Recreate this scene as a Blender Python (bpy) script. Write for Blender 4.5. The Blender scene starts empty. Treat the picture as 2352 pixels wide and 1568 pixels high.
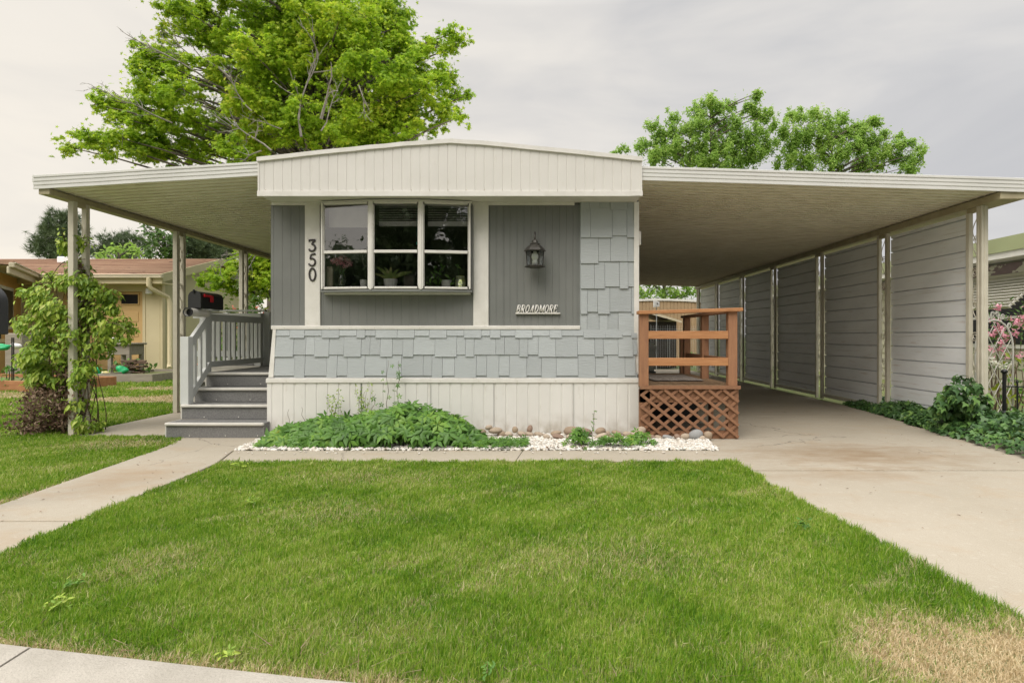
import bpy, math, random
import numpy as np
from mathutils import Vector, Matrix
random.seed(7); rng = np.random.default_rng(7)
R = math.radians
S = bpy.context.scene
COL = S.collection

# ---------------------------------------------------------------- camera, sky, sun, exposure
EYE = 1.145
F = 1307.0
cd = bpy.data.cameras.new('camera'); cam = bpy.data.objects.new('camera', cd); COL.objects.link(cam)
cam.location = (0, 0, EYE); cam.rotation_euler = (R(90), 0, 0)
cd.sensor_width = 36; cd.lens = 20.0; cd.shift_x = -61/2352; cd.shift_y = -13/2352
cd.clip_start = .05; cd.clip_end = 900
S.camera = cam
S.view_settings.view_transform = 'Standard'; S.view_settings.look = 'None'
S.view_settings.exposure = 0.38; S.view_settings.gamma = 1
SUN_EL, SUN_AZ = 50, 210     # azimuth: clockwise from +Y

wd = bpy.data.worlds.new('World'); S.world = wd; wd.use_nodes = True
nt = wd.node_tree; nt.nodes.clear()
def N(t, ty, **k):
    n = t.nodes.new(ty)
    for a, b in k.items(): setattr(n, a, b)
    return n
def math_node(t, op, a, b=None, clamp=False):
    n = N(t, 'ShaderNodeMath', operation=op, use_clamp=clamp)
    for i, v in enumerate((a, b)):
        if v is None: continue
        if isinstance(v, (int, float)): n.inputs[i].default_value = v
        else: t.links.new(v, n.inputs[i])
    return n.outputs[0]
def mixc(t, f, a, b, mode='MIX'):
    n = N(t, 'ShaderNodeMix', data_type='RGBA', blend_type=mode)
    for i, v in ((0, f), (6, a), (7, b)):
        if isinstance(v, (int, float)): n.inputs[i].default_value = v
        elif isinstance(v, tuple): n.inputs[i].default_value = (v[0], v[1], v[2], 1)
        else: t.links.new(v, n.inputs[i])
    return n.outputs[2]
def ramp(t, src, stops):
    n = N(t, 'ShaderNodeValToRGB'); cr = n.color_ramp
    while len(cr.elements) < len(stops): cr.elements.new(.5)
    for e, (p, c) in zip(cr.elements, stops):
        e.position = p; e.color = (c[0], c[1], c[2], 1) if isinstance(c, tuple) else (c, c, c, 1)
    t.links.new(src, n.inputs[0]); return n.outputs[0]
def noise(t, vec, scale, detail=4, rough=.55, dist=0):
    n = N(t, 'ShaderNodeTexNoise'); n.inputs['Scale'].default_value = scale
    n.inputs['Detail'].default_value = detail; n.inputs['Roughness'].default_value = rough
    n.inputs['Distortion'].default_value = dist
    t.links.new(vec, n.inputs['Vector']); return n.outputs[0]
def mapping(t, src, scale=(1, 1, 1), rot=(0, 0, 0)):
    n = N(t, 'ShaderNodeMapping'); n.inputs['Scale'].default_value = scale; n.inputs['Rotation'].default_value = rot
    t.links.new(src, n.inputs[0]); return n.outputs[0]

sky = N(nt, 'ShaderNodeTexSky', sky_type='NISHITA', sun_disc=False)
sky.sun_elevation = R(SUN_EL); sky.sun_rotation = R(SUN_AZ); sky.dust_density = 4; sky.air_density = 1
hs = N(nt, 'ShaderNodeHueSaturation'); hs.inputs['Saturation'].default_value = .15
nt.links.new(sky.outputs[0], hs.inputs['Color'])
tc = N(nt, 'ShaderNodeTexCoord'); sp = N(nt, 'ShaderNodeSeparateXYZ'); nt.links.new(tc.outputs['Generated'], sp.inputs[0])
cl = ramp(nt, noise(nt, mapping(nt, tc.outputs['Generated'], (1.2, 1.2, 3.8), (.15,.25,0)), 2.1, 5, .5, .5), [(.30, 0.), (.70, 1.)])
side = math_node(nt, 'MULTIPLY_ADD', sp.outputs[0], -0.75); 
side.node.inputs[2].default_value = .42
side2 = math_node(nt, 'ADD', side, math_node(nt, 'MULTIPLY', math_node(nt, 'SUBTRACT', cl, .5), .55), True)
low = math_node(nt, 'SUBTRACT', 1.0, math_node(nt, 'MULTIPLY', sp.outputs[2], 1.1), True)
warmf = math_node(nt, 'MULTIPLY', side2, low, True)
base = mixc(nt, cl, (4.1, 4.12, 4.25), (5.5, 5.38, 5.25))
cream = mixc(nt, warmf, base, (7.5, 6.9, 5.95))
zen = math_node(nt, 'MULTIPLY_ADD', math_node(nt, 'SUBTRACT', sp.outputs[2], .50, True), 8.0)
zen.node.inputs[2].default_value = 1.0
cz = N(nt, 'ShaderNodeVectorMath', operation='SCALE'); nt.links.new(cream, cz.inputs[0]); nt.links.new(zen, cz.inputs['Scale'])
fin = mixc(nt, .92, hs.outputs[0], cz.outputs[0])
bg = N(nt, 'ShaderNodeBackground'); bg.inputs[1].default_value = .11
nt.links.new(fin, bg.inputs[0]); wo = N(nt, 'ShaderNodeOutputWorld'); nt.links.new(bg.outputs[0], wo.inputs[0])

ld = bpy.data.lights.new('sun', 'SUN'); ld.energy = 1.5; ld.angle = R(35); ld.color = (1, .94, .85)
sun = bpy.data.objects.new('sun', ld); COL.objects.link(sun)
_az = R(SUN_AZ); _el = R(SUN_EL)
sdir = Vector((math.sin(_az)*math.cos(_el), math.cos(_az)*math.cos(_el), math.sin(_el)))
sun.rotation_euler = sdir.to_track_quat('Z', 'Y').to_euler(); sun.location = sdir*40

# ---------------------------------------------------------------- helpers
def X(u, D): return (u-1237)*D/F
def Z(v, D): return EYE-(v-771)*D/F
ORG = {}
def tag(o, label=None, cat=None, group=None, kind=None):
    if label: o['label'] = label
    if cat: o['category'] = cat
    if group: o['group'] = group
    if kind: o['kind'] = kind
    return o
def empty(name, loc, label, cat, group=None):
    o = bpy.data.objects.new(name, None); COL.objects.link(o); o.location = loc; o.empty_display_size = .1
    ORG[o.name] = Vector(loc); return tag(o, label, cat, group)
def finish(name, me, mat, parent, smooth, bev=0, origin=None):
    o = bpy.data.objects.new(name, me); COL.objects.link(o)
    n = len(me.vertices); co = np.empty(n*3, np.float32); me.vertices.foreach_get('co', co); co = co.reshape(-1, 3)
    if parent is not None:
        og = ORG[parent.name]; o.parent = parent
    else:
        lo = co.min(0); hi = co.max(0)
        og = Vector(((lo[0]+hi[0])/2, (lo[1]+hi[1])/2, lo[2])); o.location = og
    co = co-np.array(og, np.float32); me.vertices.foreach_set('co', co.ravel()); me.update()
    ORG[o.name] = Vector(og)
    if mat: me.materials.append(mat)
    if smooth: me.polygons.foreach_set('use_smooth', [True]*len(me.polygons))
    if bev:
        b = o.modifiers.new('bevel', 'BEVEL'); b.width = bev; b.segments = 2; b.limit_method = 'ANGLE'; b.angle_limit = R(40)
    return o
class MB:
    def __init__(s): s.v = []; s.f = []
    def add(s, vs, fs):
        k = len(s.v); s.v += [tuple(p) for p in vs]; s.f += [tuple(i+k for i in f) for f in fs]; return s
    def box(s, x0, x1, y0, y1, z0, z1):
        return s.add([(x0,y0,z0),(x1,y0,z0),(x1,y1,z0),(x0,y1,z0),(x0,y0,z1),(x1,y0,z1),(x1,y1,z1),(x0,y1,z1)],
                     [(0,3,2,1),(4,5,6,7),(0,1,5,4),(1,2,6,5),(2,3,7,6),(3,0,4,7)])
    def beam(s, a, b, w, h, up=(0,0,1)):
        a = Vector(a); b = Vector(b); d = (b-a).normalized(); up = Vector(up)
        sd = d.cross(up)
        if sd.length < 1e-4: sd = d.cross(Vector((0,1,0)))
        sd.normalize(); u2 = sd.cross(d)
        P = []
        for p in (a, b):
            for i, j in ((-1,-1),(1,-1),(1,1),(-1,1)): P.append(p+sd*(i*w/2)+u2*(j*h/2))
        return s.add(P, [(0,1,2,3),(7,6,5,4),(0,4,5,1),(1,5,6,2),(2,6,7,3),(3,7,4,0)])
    def prism(s, poly, axis, a, b):       # poly in the other two axes (in xyz order)
        def P(p, t):
            return {0:(t,p[0],p[1]), 1:(p[0],t,p[1]), 2:(p[0],p[1],t)}[axis]
        n = len(poly)
        return s.add([P(p, a) for p in poly]+[P(p, b) for p in poly],
                     [tuple(range(n))[::-1], tuple(range(n, 2*n))]+[(i,(i+1)%n,(i+1)%n+n,i+n) for i in range(n)])
    def tube(s, path, r, n=8, cap=True, sq=(1,1,1)):
        path = [Vector(p) for p in path]; m = len(path)
        if not hasattr(r, '__len__'): r = [r]*m
        k = len(s.v); up = None
        for i, p in enumerate(path):
            d = (path[min(i+1,m-1)]-path[max(i-1,0)])
            d = d.normalized() if d.length > 1e-9 else Vector((0,0,1))
            if up is None: up = Vector((0,1,0)) if abs(d.y) < .9 else Vector((1,0,0))
            a = d.cross(up)
            if a.length < 1e-5: a = d.cross(Vector((1,0,.1)))
            a.normalize(); b = a.cross(d).normalized(); up = b
            for j in range(n):
                t = 2*math.pi*j/n; q = (a*math.cos(t)+b*math.sin(t))*r[i]
                s.v.append((p.x+q.x*sq[0], p.y+q.y*sq[1], p.z+q.z*sq[2]))
        for i in range(m-1):
            for j in range(n):
                a0 = k+i*n+j; b0 = k+i*n+(j+1)%n; s.f.append((a0, b0, b0+n, a0+n))
        if cap: s.f.append(tuple(range(k, k+n))[::-1]); s.f.append(tuple(range(k+(m-1)*n, k+m*n)))
        return s
    def lathe(s, prof, c, n=20, sx=1, sy=1, ph=0):
        k = len(s.v); m = len(prof)
        for r, z in prof:
            for j in range(n):
                t = 2*math.pi*j/n+ph; s.v.append((c[0]+r*sx*math.cos(t), c[1]+r*sy*math.sin(t), c[2]+z))
        for i in range(m-1):
            for j in range(n):
                a0 = k+i*n+j; b0 = k+i*n+(j+1)%n; s.f.append((a0, b0, b0+n, a0+n))
        s.f.append(tuple(range(k, k+n))[::-1]); s.f.append(tuple(range(k+(m-1)*n, k+m*n)))
        return s
    def ball(s, c, r, n=10, m=7):
        return s.lathe([(max(1e-4, math.sin(math.pi*i/m))*r[0], -math.cos(math.pi*i/m)*r[2]) for i in range(m+1)], c, n, 1, r[1]/r[0])
    def build(s, name, mat, parent=None, smooth=False, bev=0, **k):
        me = bpy.data.meshes.new(name); me.from_pydata(s.v, [], s.f); me.update()
        if smooth == 'auto':
            o = finish(name, me, mat, parent, True, bev)
            me.set_sharp_from_angle(angle=R(35))
        else: o = finish(name, me, mat, parent, smooth, bev)
        return tag(o, **k)
def copy_tree(o, dloc=(0,0,0), parent=None, **k):
    c = o.copy(); COL.objects.link(c)
    if parent is None: c.location = o.location+Vector(dloc); ORG[c.name] = ORG[o.name]+Vector(dloc)
    else: c.parent = parent; ORG[c.name] = ORG[parent.name]
    for ch in list(o.children): copy_tree(ch, parent=c)
    return tag(c, **k)
def grid_mesh(name, V, Fc, mat, parent=None, attrs=None, smooth=False, **k):
    """V (n,3) float, Fc (m,q) int with one polygon size, or list of such arrays"""
    if not isinstance(Fc, list): Fc = [Fc]
    me = bpy.data.meshes.new(name); me.vertices.add(len(V)); me.vertices.foreach_set('co', V.astype(np.float32).ravel())
    li = np.concatenate([f.ravel() for f in Fc]); tot = np.concatenate([np.full(len(f), f.shape[1]) for f in Fc])
    st = np.concatenate([[0], np.cumsum(tot)[:-1]])
    me.loops.add(len(li)); me.loops.foreach_set('vertex_index', li.astype(np.int32))
    me.polygons.add(len(tot)); me.polygons.foreach_set('loop_start', st.astype(np.int32))
    me.update(calc_edges=True)
    for n, a in (attrs or {}).items():
        at = me.attributes.new(n, 'FLOAT', 'POINT'); at.data.foreach_set('value', a.astype(np.float32))
    return tag(finish(name, me, mat, parent, smooth), **k)
def unit(a): return a/np.maximum(np.linalg.norm(a, axis=1, keepdims=True), 1e-9)
def scatter(name, tmpl, pos, nrm, size, mat, parent=None, jit=.5, tang=None, vals=None, **k):
    """many small leaf-like pieces in one mesh; tmpl=(verts, list of face tuples of one length)"""
    TV, TF = tmpl; TV = np.array(TV, float); TF = np.array(TF, int)
    n = len(pos); pos = np.asarray(pos, float); nrm = unit(np.asarray(nrm, float)+rng.normal(0, jit, (n, 3)))
    t = rng.normal(0, 1, (n, 3)) if tang is None else np.asarray(tang, float)+rng.normal(0, .35, (n, 3))
    t = unit(t-(t*nrm).sum(1, keepdims=True)*nrm); b = np.cross(nrm, t)
    sz = np.broadcast_to(np.asarray(size, float), (n,)).reshape(n, 1, 1)
    V = pos[:, None, :]+sz*(TV[None, :, 0:1]*t[:, None, :]+TV[None, :, 1:2]*b[:, None, :]+TV[None, :, 2:3]*nrm[:, None, :])
    Fc = TF[None]+np.arange(n)[:, None, None]*len(TV)
    rv = np.repeat(rng.random(n) if vals is None else vals, len(TV))
    return grid_mesh(name, V.reshape(-1, 3), Fc.reshape(-1, TF.shape[1]), mat, parent, {'rnd': rv}, **k)
def star_leaf(p=5, inner=.42):
    V = [(0, 0, 0)]; n = 2*p
    for i in range(n):
        a = math.pi*2*i/n; r = (1 if i % 2 == 0 else inner)*.5
        if i == p: r *= .55
        V.append((r*math.cos(a), r*math.sin(a), -.12*r))
    return V, [(0, i, i % n+1) for i in range(1, n+1)]
OVAL = ([(0,0,0),(.3,-.2,.05),(.65,-.17,.03),(1,0,-.1),(.65,.17,.03),(.3,.2,.05)], [(0,1,2,3),(0,3,4,5)])
IVY = ([(0,0,0),(-.12,-.3,-.03),(.2,-.46,-.04),(.35,-.2,.02),(.85,0,-.12),(.35,.2,.02),(.2,.46,-.04),(-.12,.3,-.03)],
       [(0,1,2,3),(0,3,4,5),(0,5,6,7)])
def palm_leaf(k=5, spread=2.3, w=.21):
    V = []; Fq = []
    for i in range(k):
        a = -spread+2*spread*i/(k-1); L = 1-.28*abs(i-(k-1)/2)/((k-1)/2)
        c, s_ = math.cos(a), math.sin(a); b = len(V)
        for x, y, z in ((0.05,0,0),(.45*L,-w*L,-.02),(L,0,-.22*L),(.45*L,w*L,-.02),(.5*L,0,.05)):
            V.append((x*c-y*s_, x*s_+y*c, z))
        Fq += [(b,b+1,b+2,b+4),(b,b+4,b+2,b+3)]
    return V, Fq
PALM = palm_leaf()
NEEDLE = ([], [])
for i in range(9):
    a = i*2.4; e = .35+.5*((i*7) % 5)/5; c, s_ = math.cos(a), math.sin(a); b = len(NEEDLE[0])
    d = (e*c, e*s_, 1-e*.5)
    NEEDLE[0].extend([(-s_*.035, c*.035, 0), (s_*.035, -c*.035, 0), d]); NEEDLE[1].append((b, b+1, b+2))

# ---------------------------------------------------------------- materials
def newmat(name):
    m = bpy.data.materials.new(name); m.use_nodes = True; t = m.node_tree
    return m, t, t.nodes['Principled BSDF']
def MAT(name, c1, c2=None,  scale=6, rough=.6, bump=0, bscale=40, stretch=(1,1,1), metal=0, lo=.35, hi=.65, spec=.4, extra=None, bstretch=None, island=0, splash=0):
    m, t, p = newmat(name); tc = N(t, 'ShaderNodeNewGeometry').outputs['Position']
    p.inputs['Roughness'].default_value = rough; p.inputs['Metallic'].default_value = metal
    p.inputs['Specular IOR Level'].default_value = spec
    if c2 is None: c2 = tuple(x*.88 for x in c1)
    v = mapping(t, tc, stretch)
    col = mixc(t, ramp(t, noise(t, v, scale, 5), [(lo, 0.), (hi, 1.)]), c1, c2)
    if extra:
        for (e1, esc, est, elo, ehi, amt) in extra:
            f = ramp(t, noise(t, mapping(t, tc, est), esc, 5, .6), [(elo, 0.), (ehi, amt)])
            col = mixc(t, f, col, e1)
    if island:
        g_ = N(t, 'ShaderNodeNewGeometry').outputs['Random Per Island']
        col = mixc(t, ramp(t, g_, [(0, 0.), (1, island)]), col, tuple(x*.72 for x in c1))
    if splash:
        s_ = N(t, 'ShaderNodeSeparateXYZ'); t.links.new(tc, s_.inputs[0])
        f = math_node(t, 'MULTIPLY', ramp(t, noise(t, tc, 7, 5), [(.38, 0.), (.7, 1.)]), ramp(t, s_.outputs[2], [(.0, .8), (.28, 0.)]))
        col = mixc(t, f, col, (.30,.24,.16))
    t.links.new(col, p.inputs['Base Color'])
    if bump:
        bn = N(t, 'ShaderNodeBump'); bn.inputs['Strength'].default_value = bump; bn.inputs['Distance'].default_value = .01
        t.links.new(noise(t, mapping(t, tc, bstretch or stretch), bscale, 4), bn.inputs['Height']); t.links.new(bn.outputs[0], p.inputs['Normal'])
    return m
def LEAF(name, stops, nscale=.9, trans=.35, rough=.5, nmix=.45):
    m, t, p = newmat(name)
    at = N(t, 'ShaderNodeAttribute', attribute_name='rnd').outputs['Fac']
    pos = N(t, 'ShaderNodeNewGeometry').outputs['Position']
    f = math_node(t, 'ADD', math_node(t, 'MULTIPLY', at, 1-nmix), math_node(t, 'MULTIPLY', ramp(t, noise(t, pos, nscale, 3), [(.3, 0.), (.7, 1.)]), nmix))
    c = ramp(t, f, stops)
    t.links.new(c, p.inputs['Base Color']); p.inputs['Roughness'].default_value = rough; p.inputs['Specular IOR Level'].default_value = .3
    tr = N(t, 'ShaderNodeBsdfTranslucent')
    hsv = N(t, 'ShaderNodeHueSaturation'); hsv.inputs['Value'].default_value = 1.25; t.links.new(c, hsv.inputs['Color']); t.links.new(hsv.outputs[0], tr.inputs[0])
    mx = N(t, 'ShaderNodeMixShader'); mx.inputs[0].default_value = trans
    t.links.new(p.outputs[0], mx.inputs[1]); t.links.new(tr.outputs[0], mx.inputs[2])
    t.links.new(mx.outputs[0], t.nodes['Material Output'].inputs[0]); return m
m_white = MAT('white_metal', (.68,.655,.61), (.645,.62,.575), 3, .42, .25, 5, extra=[((.5,.46,.38), 14, (1,1,.4), .62, .75, .35)])
m_trim = MAT('white_trim', (.72,.695,.65), (.65,.625,.575), 7, .45, .15, 20, extra=[((.42,.38,.3), 9, (1,1,1), .66, .8, .4)])
m_fasc = MAT('awning_fascia', (.68,.67,.635), (.62,.61,.575), 2, .4)
m_skirt = MAT('white_skirting', (.72,.70,.66), (.68,.66,.62), 3, .42, .12, 9, splash=1, extra=[((.5,.46,.38), 14, (1,1,.4), .62, .75, .35)])
m_gray = MAT('gray_panel', (.19,.195,.183), (.168,.172,.162), 2.5, .42, .25, 2.2, extra=[((.20,.20,.19), 1.8, (3,3,.5), .5, .75, .5)])
m_shake = MAT('shake_siding', (.425,.45,.452), (.395,.42,.422), 2.4, .6, .5, 60, bstretch=(.2,1,3), island=.55)
m_porch = MAT('porch_paint', (.60,.61,.59), (.55,.56,.54), 4, .5, .1, 30)
m_nose = MAT('nosing', (.60,.575,.52), None, 8, .4)
m_carpet = MAT('stair_carpet', (.15,.148,.143), (.22,.215,.205), 70, .95, .6, 220)
m_under = MAT('canopy_underside', (.93,.89,.77), (.89,.84,.71), 1.5, .38,
              extra=[((.45,.38,.25), 9, (1.2,8,1), .62, .67, .5), ((.70,.63,.48), .9, (1,1,1), .5, .7, .5)])
m_post = MAT('cream_post', (.60,.56,.46), (.54,.50,.405), 5, .4, extra=[((.35,.27,.16), 14, (1,1,.6), .66, .8, .45)])
m_beam = MAT('beam', (.42,.37,.24), (.35,.30,.19), 6, .5, extra=[((.2,.16,.09), 10, (1,1,1), .6, .75, .5)])
m_panel = MAT('carport_wall', (.90,.92,.95), (.82,.84,.87), 1.4, .5, .18, 2.5, spec=.25, metal=0, stretch=(1,1,3), extra=[((.50,.38,.30), 5, (1,.5,6), .58, .72, .4), ((.36,.31,.25), 3, (1,.25,9), .62, .72, .4)])
def conc():
    m, t, p = newmat('concrete'); pos = N(t, 'ShaderNodeNewGeometry').outputs['Position']
    c = mixc(t, ramp(t, noise(t, pos, 1.1, 6, .6), [(.3, 0.), (.7, 1.)]), (.42,.37,.29), (.36,.315,.24))
    c = mixc(t, ramp(t, noise(t, mapping(t, pos, (1,1.6,1)), 1.9, 8, .65, .6), [(.53, 0.), (.72, .6)]), c, (.38,.285,.18))
    c = mixc(t, ramp(t, noise(t, mapping(t, pos, (5,1.2,1)), 6, 8, .7), [(.56, 0.), (.70, .5)]), c, (.33,.26,.18))
    c = mixc(t, ramp(t, noise(t, pos, 180, 3), [(.35, 0.), (.75, .55)]), c, (.20,.175,.14))
    c = mixc(t, ramp(t, noise(t, pos, 26, 5), [(.58, 0.), (.72, .35)]), c, (.48,.44,.37))
    d_ = N(t, 'ShaderNodeVectorMath', operation='MULTIPLY_ADD'); d_.inputs[1].default_value = (1,1,0); t.links.new(pos, d_.inputs[0])
    def spot(cx, cy, rx, ry, amt, colr, c):
        q = N(t, 'ShaderNodeVectorMath', operation='SUBTRACT'); q.inputs[1].default_value = (cx, cy, 0); t.links.new(pos, q.inputs[0])
        l = N(t, 'ShaderNodeVectorMath', operation='LENGTH'); t.links.new(mapping(t, q.outputs[0], (1/rx, 1/ry, 0)), l.inputs[0])
        m_ = math_node(t, 'ADD', l.outputs['Value'], math_node(t, 'MULTIPLY', noise(t, mapping(t, pos, (1.5,3,1)), 2.2, 8, .7), 2.2))
        return mixc(t, ramp(t, m_, [(.0, amt), (.0+.001, amt), (1, 0.)]) if False else math_node(t, 'MULTIPLY', math_node(t, 'SUBTRACT', 2.0, m_, True), amt), c, colr)
    c = spot(3.1, 5.5, 1.5, .75, .85, (.22,.145,.075), c); c = spot(2.6, 4.7, 1.1, .35, .6, (.25,.18,.11), c); c = spot(3.2, 8.8, 1.4, 1.8, .28, (.20,.17,.13), c); c = spot(-3.3, 4.6, .5, .8, .6, (.30,.20,.11), c); c = spot(-3.2, 3.0, .5, .5, .5, (.31,.20,.11), c); c = spot(3.9, 3.2, .5, .9, .35, (.25,.20,.14), c)
    vo = N(t, 'ShaderNodeTexVoronoi', feature='DISTANCE_TO_EDGE'); vo.inputs['Scale'].default_value = .42
    wv = N(t, 'ShaderNodeVectorMath', operation='ADD'); t.links.new(pos, wv.inputs[0]); nz = N(t, 'ShaderNodeTexNoise'); nz.inputs['Scale'].default_value = 5; nz.inputs['Detail'].default_value = 6; t.links.new(pos, nz.inputs['Vector'])
    sc_ = N(t, 'ShaderNodeVectorMath', operation='SCALE'); sc_.inputs['Scale'].default_value = .22; t.links.new(nz.outputs['Color'], sc_.inputs[0]); t.links.new(sc_.outputs[0], wv.inputs[1]); t.links.new(wv.outputs[0], vo.inputs['Vector'])
    c = mixc(t, math_node(t, 'MULTIPLY', ramp(t, vo.outputs['Distance'], [(0, 1.), (.0016, .9), (.0035, 0.)]), ramp(t, noise(t, pos, .5, 2), [(.5, 0.), (.56, .7)])), c, (.10,.085,.07))
    t.links.new(c, p.inputs['Base Color']); p.inputs['Roughness'].default_value = .85
    bn = N(t, 'ShaderNodeBump'); bn.inputs['Strength'].default_value = .35; bn.inputs['Distance'].default_value = .004
    t.links.new(noise(t, pos, 90, 6), bn.inputs['Height']); t.links.new(bn.outputs[0], p.inputs['Normal']); return m
m_conc = conc()
m_kerb = MAT('kerb_concrete', (.42,.385,.33), (.35,.32,.27), 5, .85, .5, 120, extra=[((.24,.22,.18), 140, (1,1,1), .5, .75, .6)])
m_soil = MAT('soil_thatch', (.12,.17,.04), (.17,.16,.07), 3, .95, .5, 50)
m_ground = MAT('ground', (.07,.12,.03), (.12,.13,.05), .5, .95, .5, 30)
m_road = MAT('asphalt', (.06,.06,.06), (.075,.073,.07), 5, .9, .4, 120)
def wood(name, c1, c2, knot, st):
    return MAT(name, c1, c2, 12, .62, .4, 40, st, island=.5, extra=[(knot, 5, tuple(min(4, q*.6+.4) for q in st), .60, .74, .6)], lo=.3, hi=.7)
m_woodx = wood('orange_board', (.50,.245,.105), (.38,.165,.065), (.22,.095,.04), (.35,3,3.5))
m_woodz = wood('stained_post', (.37,.185,.095), (.27,.13,.07), (.16,.085,.05), (3,3,.3))
m_lath = wood('lattice_wood', (.31,.155,.082), (.22,.11,.06), (.15,.085,.055), (2,2,2))
m_deckb = wood('deck_board', (.30,.195,.115), (.23,.145,.085), (.15,.10,.06), (4,.3,3))
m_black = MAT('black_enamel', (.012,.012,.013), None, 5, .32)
m_dkplastic = MAT('black_plastic', (.022,.022,.023), (.03,.03,.03), 3, .5, .1, 60)
m_red = MAT('red_flag', (.5,.012,.02), None, 5, .4)
m_metal_dark = MAT('lantern_metal', (.045,.042,.038), (.07,.065,.055), 20, .4, metal=.4)
m_digit = MAT('digit_metal', (.035,.03,.03), (.05,.042,.04), 30, .5)
m_bulb = MAT('frosted_bulb', (.85,.83,.78), None, 5, .3)
m_gravel = MAT('white_gravel', (.74,.72,.67), (.50,.43,.34), 22, .7, .3, 90, lo=.4, hi=.68)
m_bark = MAT('bark', (.17,.14,.115), (.10,.085,.07), 12, .9, .6, 25, (1,1,.4))
m_twig = MAT('grey_twig', (.30,.27,.245), (.22,.195,.175), 10, .9)
m_vine = MAT('vine_stem', (.13,.085,.055), (.09,.06,.04), 12, .9)
m_nwall = MAT('neighbour_cream_wall', (.72,.62,.40), (.68,.58,.37), 1.5, .7)
m_nwall2 = MAT('neighbour_side_wall', (.52,.47,.28), (.49,.44,.26), 1.5, .7)
m_norange = MAT('neighbour_tan_wall', (.66,.42,.17), (.62,.39,.15), 1.5, .7)
m_ndoor = MAT('garage_door', (.70,.47,.21), (.66,.44,.20), 1.5, .5)
m_ntrim = MAT('neighbour_gutter', (.66,.58,.42), None, 1.5, .45)
m_nroof = MAT('brown_shingle_roof', (.38,.235,.155), (.48,.32,.22), 2.2, .9, .6, 14, (.25,2.2,2.2),
              extra=[((.07,.04,.03), 1.6, (.5,1.6,1.6), .62, .68, .85), ((.20,.10,.06), 3, (.1,3,3), .45, .6, .6)])
m_green_leaf = LEAF('sweetgum_leaf', [(.0,(.15,.29,.02)),(.45,(.32,.48,.03)),(.8,(.48,.58,.045)),(1,(.66,.62,.09))], .55, .5)
m_elm = LEAF('ash_leaf', [(0,(.19,.33,.06)),(.5,(.30,.46,.09)),(1,(.44,.55,.14))], .5, .5)
m_pine = LEAF('pine_needle', [(0,(.07,.11,.05)),(.6,(.12,.17,.075)),(1,(.19,.23,.11))], .7, .15)
m_dark = LEAF('dark_leaf', [(0,(.045,.10,.02)),(.6,(.085,.17,.03)),(1,(.16,.25,.045))], .7, .25)
m_creep = LEAF('creeper_leaf', [(0,(.05,.12,.022)),(.6,(.11,.24,.035)),(.93,(.20,.34,.05)),(1,(.40,.40,.07))], 2.5, .25, .4, .35)
m_ivy = LEAF('ivy_leaf', [(0,(.035,.08,.028)),(.55,(.07,.15,.045)),(.85,(.14,.26,.06)),(1,(.30,.38,.09))], 3, .15, .38, .3)
m_vineleaf = LEAF('climber_leaf', [(0,(.10,.19,.025)),(.45,(.25,.38,.045)),(.8,(.42,.52,.08)),(.95,(.52,.48,.18)),(1,(.55,.38,.28))], 2, .3, .42, .3)
m_dead = LEAF('dead_leaf', [(0,(.075,.04,.022)),(.5,(.17,.105,.065)),(1,(.36,.27,.19))], 4, .15, .7, .2)
m_bushy = LEAF('yellow_green_leaf', [(0,(.05,.09,.015)),(.5,(.13,.19,.025)),(.85,(.25,.27,.04)),(1,(.32,.17,.08))], 1.5, .3)
m_lime = LEAF('lime_leaf', [(0,(.16,.22,.02)),(1,(.36,.40,.04))], 3, .3)
m_pink = LEAF('pink_petal', [(0,(.60,.20,.30)),(.6,(.80,.40,.48)),(1,(.9,.65,.68))], 5, .3)
m_petalw = LEAF('white_petal', [(0,(.7,.68,.5)),(1,(.8,.8,.74))], 5, .2)
m_rose = LEAF('salmon_petal', [(0,(.6,.12,.08)),(1,(.7,.3,.2))], 5, .2)
def glass(name, f, tint=(.9,.93,.92)):
    m, t, p = newmat(name); t.nodes.remove(p)
    tr = N(t, 'ShaderNodeBsdfTransparent'); tr.inputs[0].default_value = (*tint, 1)
    gl = N(t, 'ShaderNodeBsdfGlossy'); gl.inputs['Roughness'].default_value = .015
    pos = N(t, 'ShaderNodeNewGeometry').outputs['Position']
    bn = N(t, 'ShaderNodeBump'); bn.inputs['Strength'].default_value = .12; bn.inputs['Distance'].default_value = .01
    t.links.new(noise(t, pos, 5, 2), bn.inputs['Height']); t.links.new(bn.outputs[0], gl.inputs['Normal'])
    lw = N(t, 'ShaderNodeFresnel'); lw.inputs[0].default_value = 1.5
    fac = math_node(t, 'ADD', math_node(t, 'MULTIPLY', lw.outputs[0], .8), f, True)
    mx = N(t, 'ShaderNodeMixShader'); t.links.new(fac, mx.inputs[0]); t.links.new(tr.outputs[0], mx.inputs[1]); t.links.new(gl.outputs[0], mx.inputs[2])
    t.links.new(mx.outputs[0], t.nodes['Material Output'].inputs[0]); return m
m_glass = glass('window_glass', .19, (1,1,1)); m_glass2 = glass('clear_glass', .03)
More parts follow.
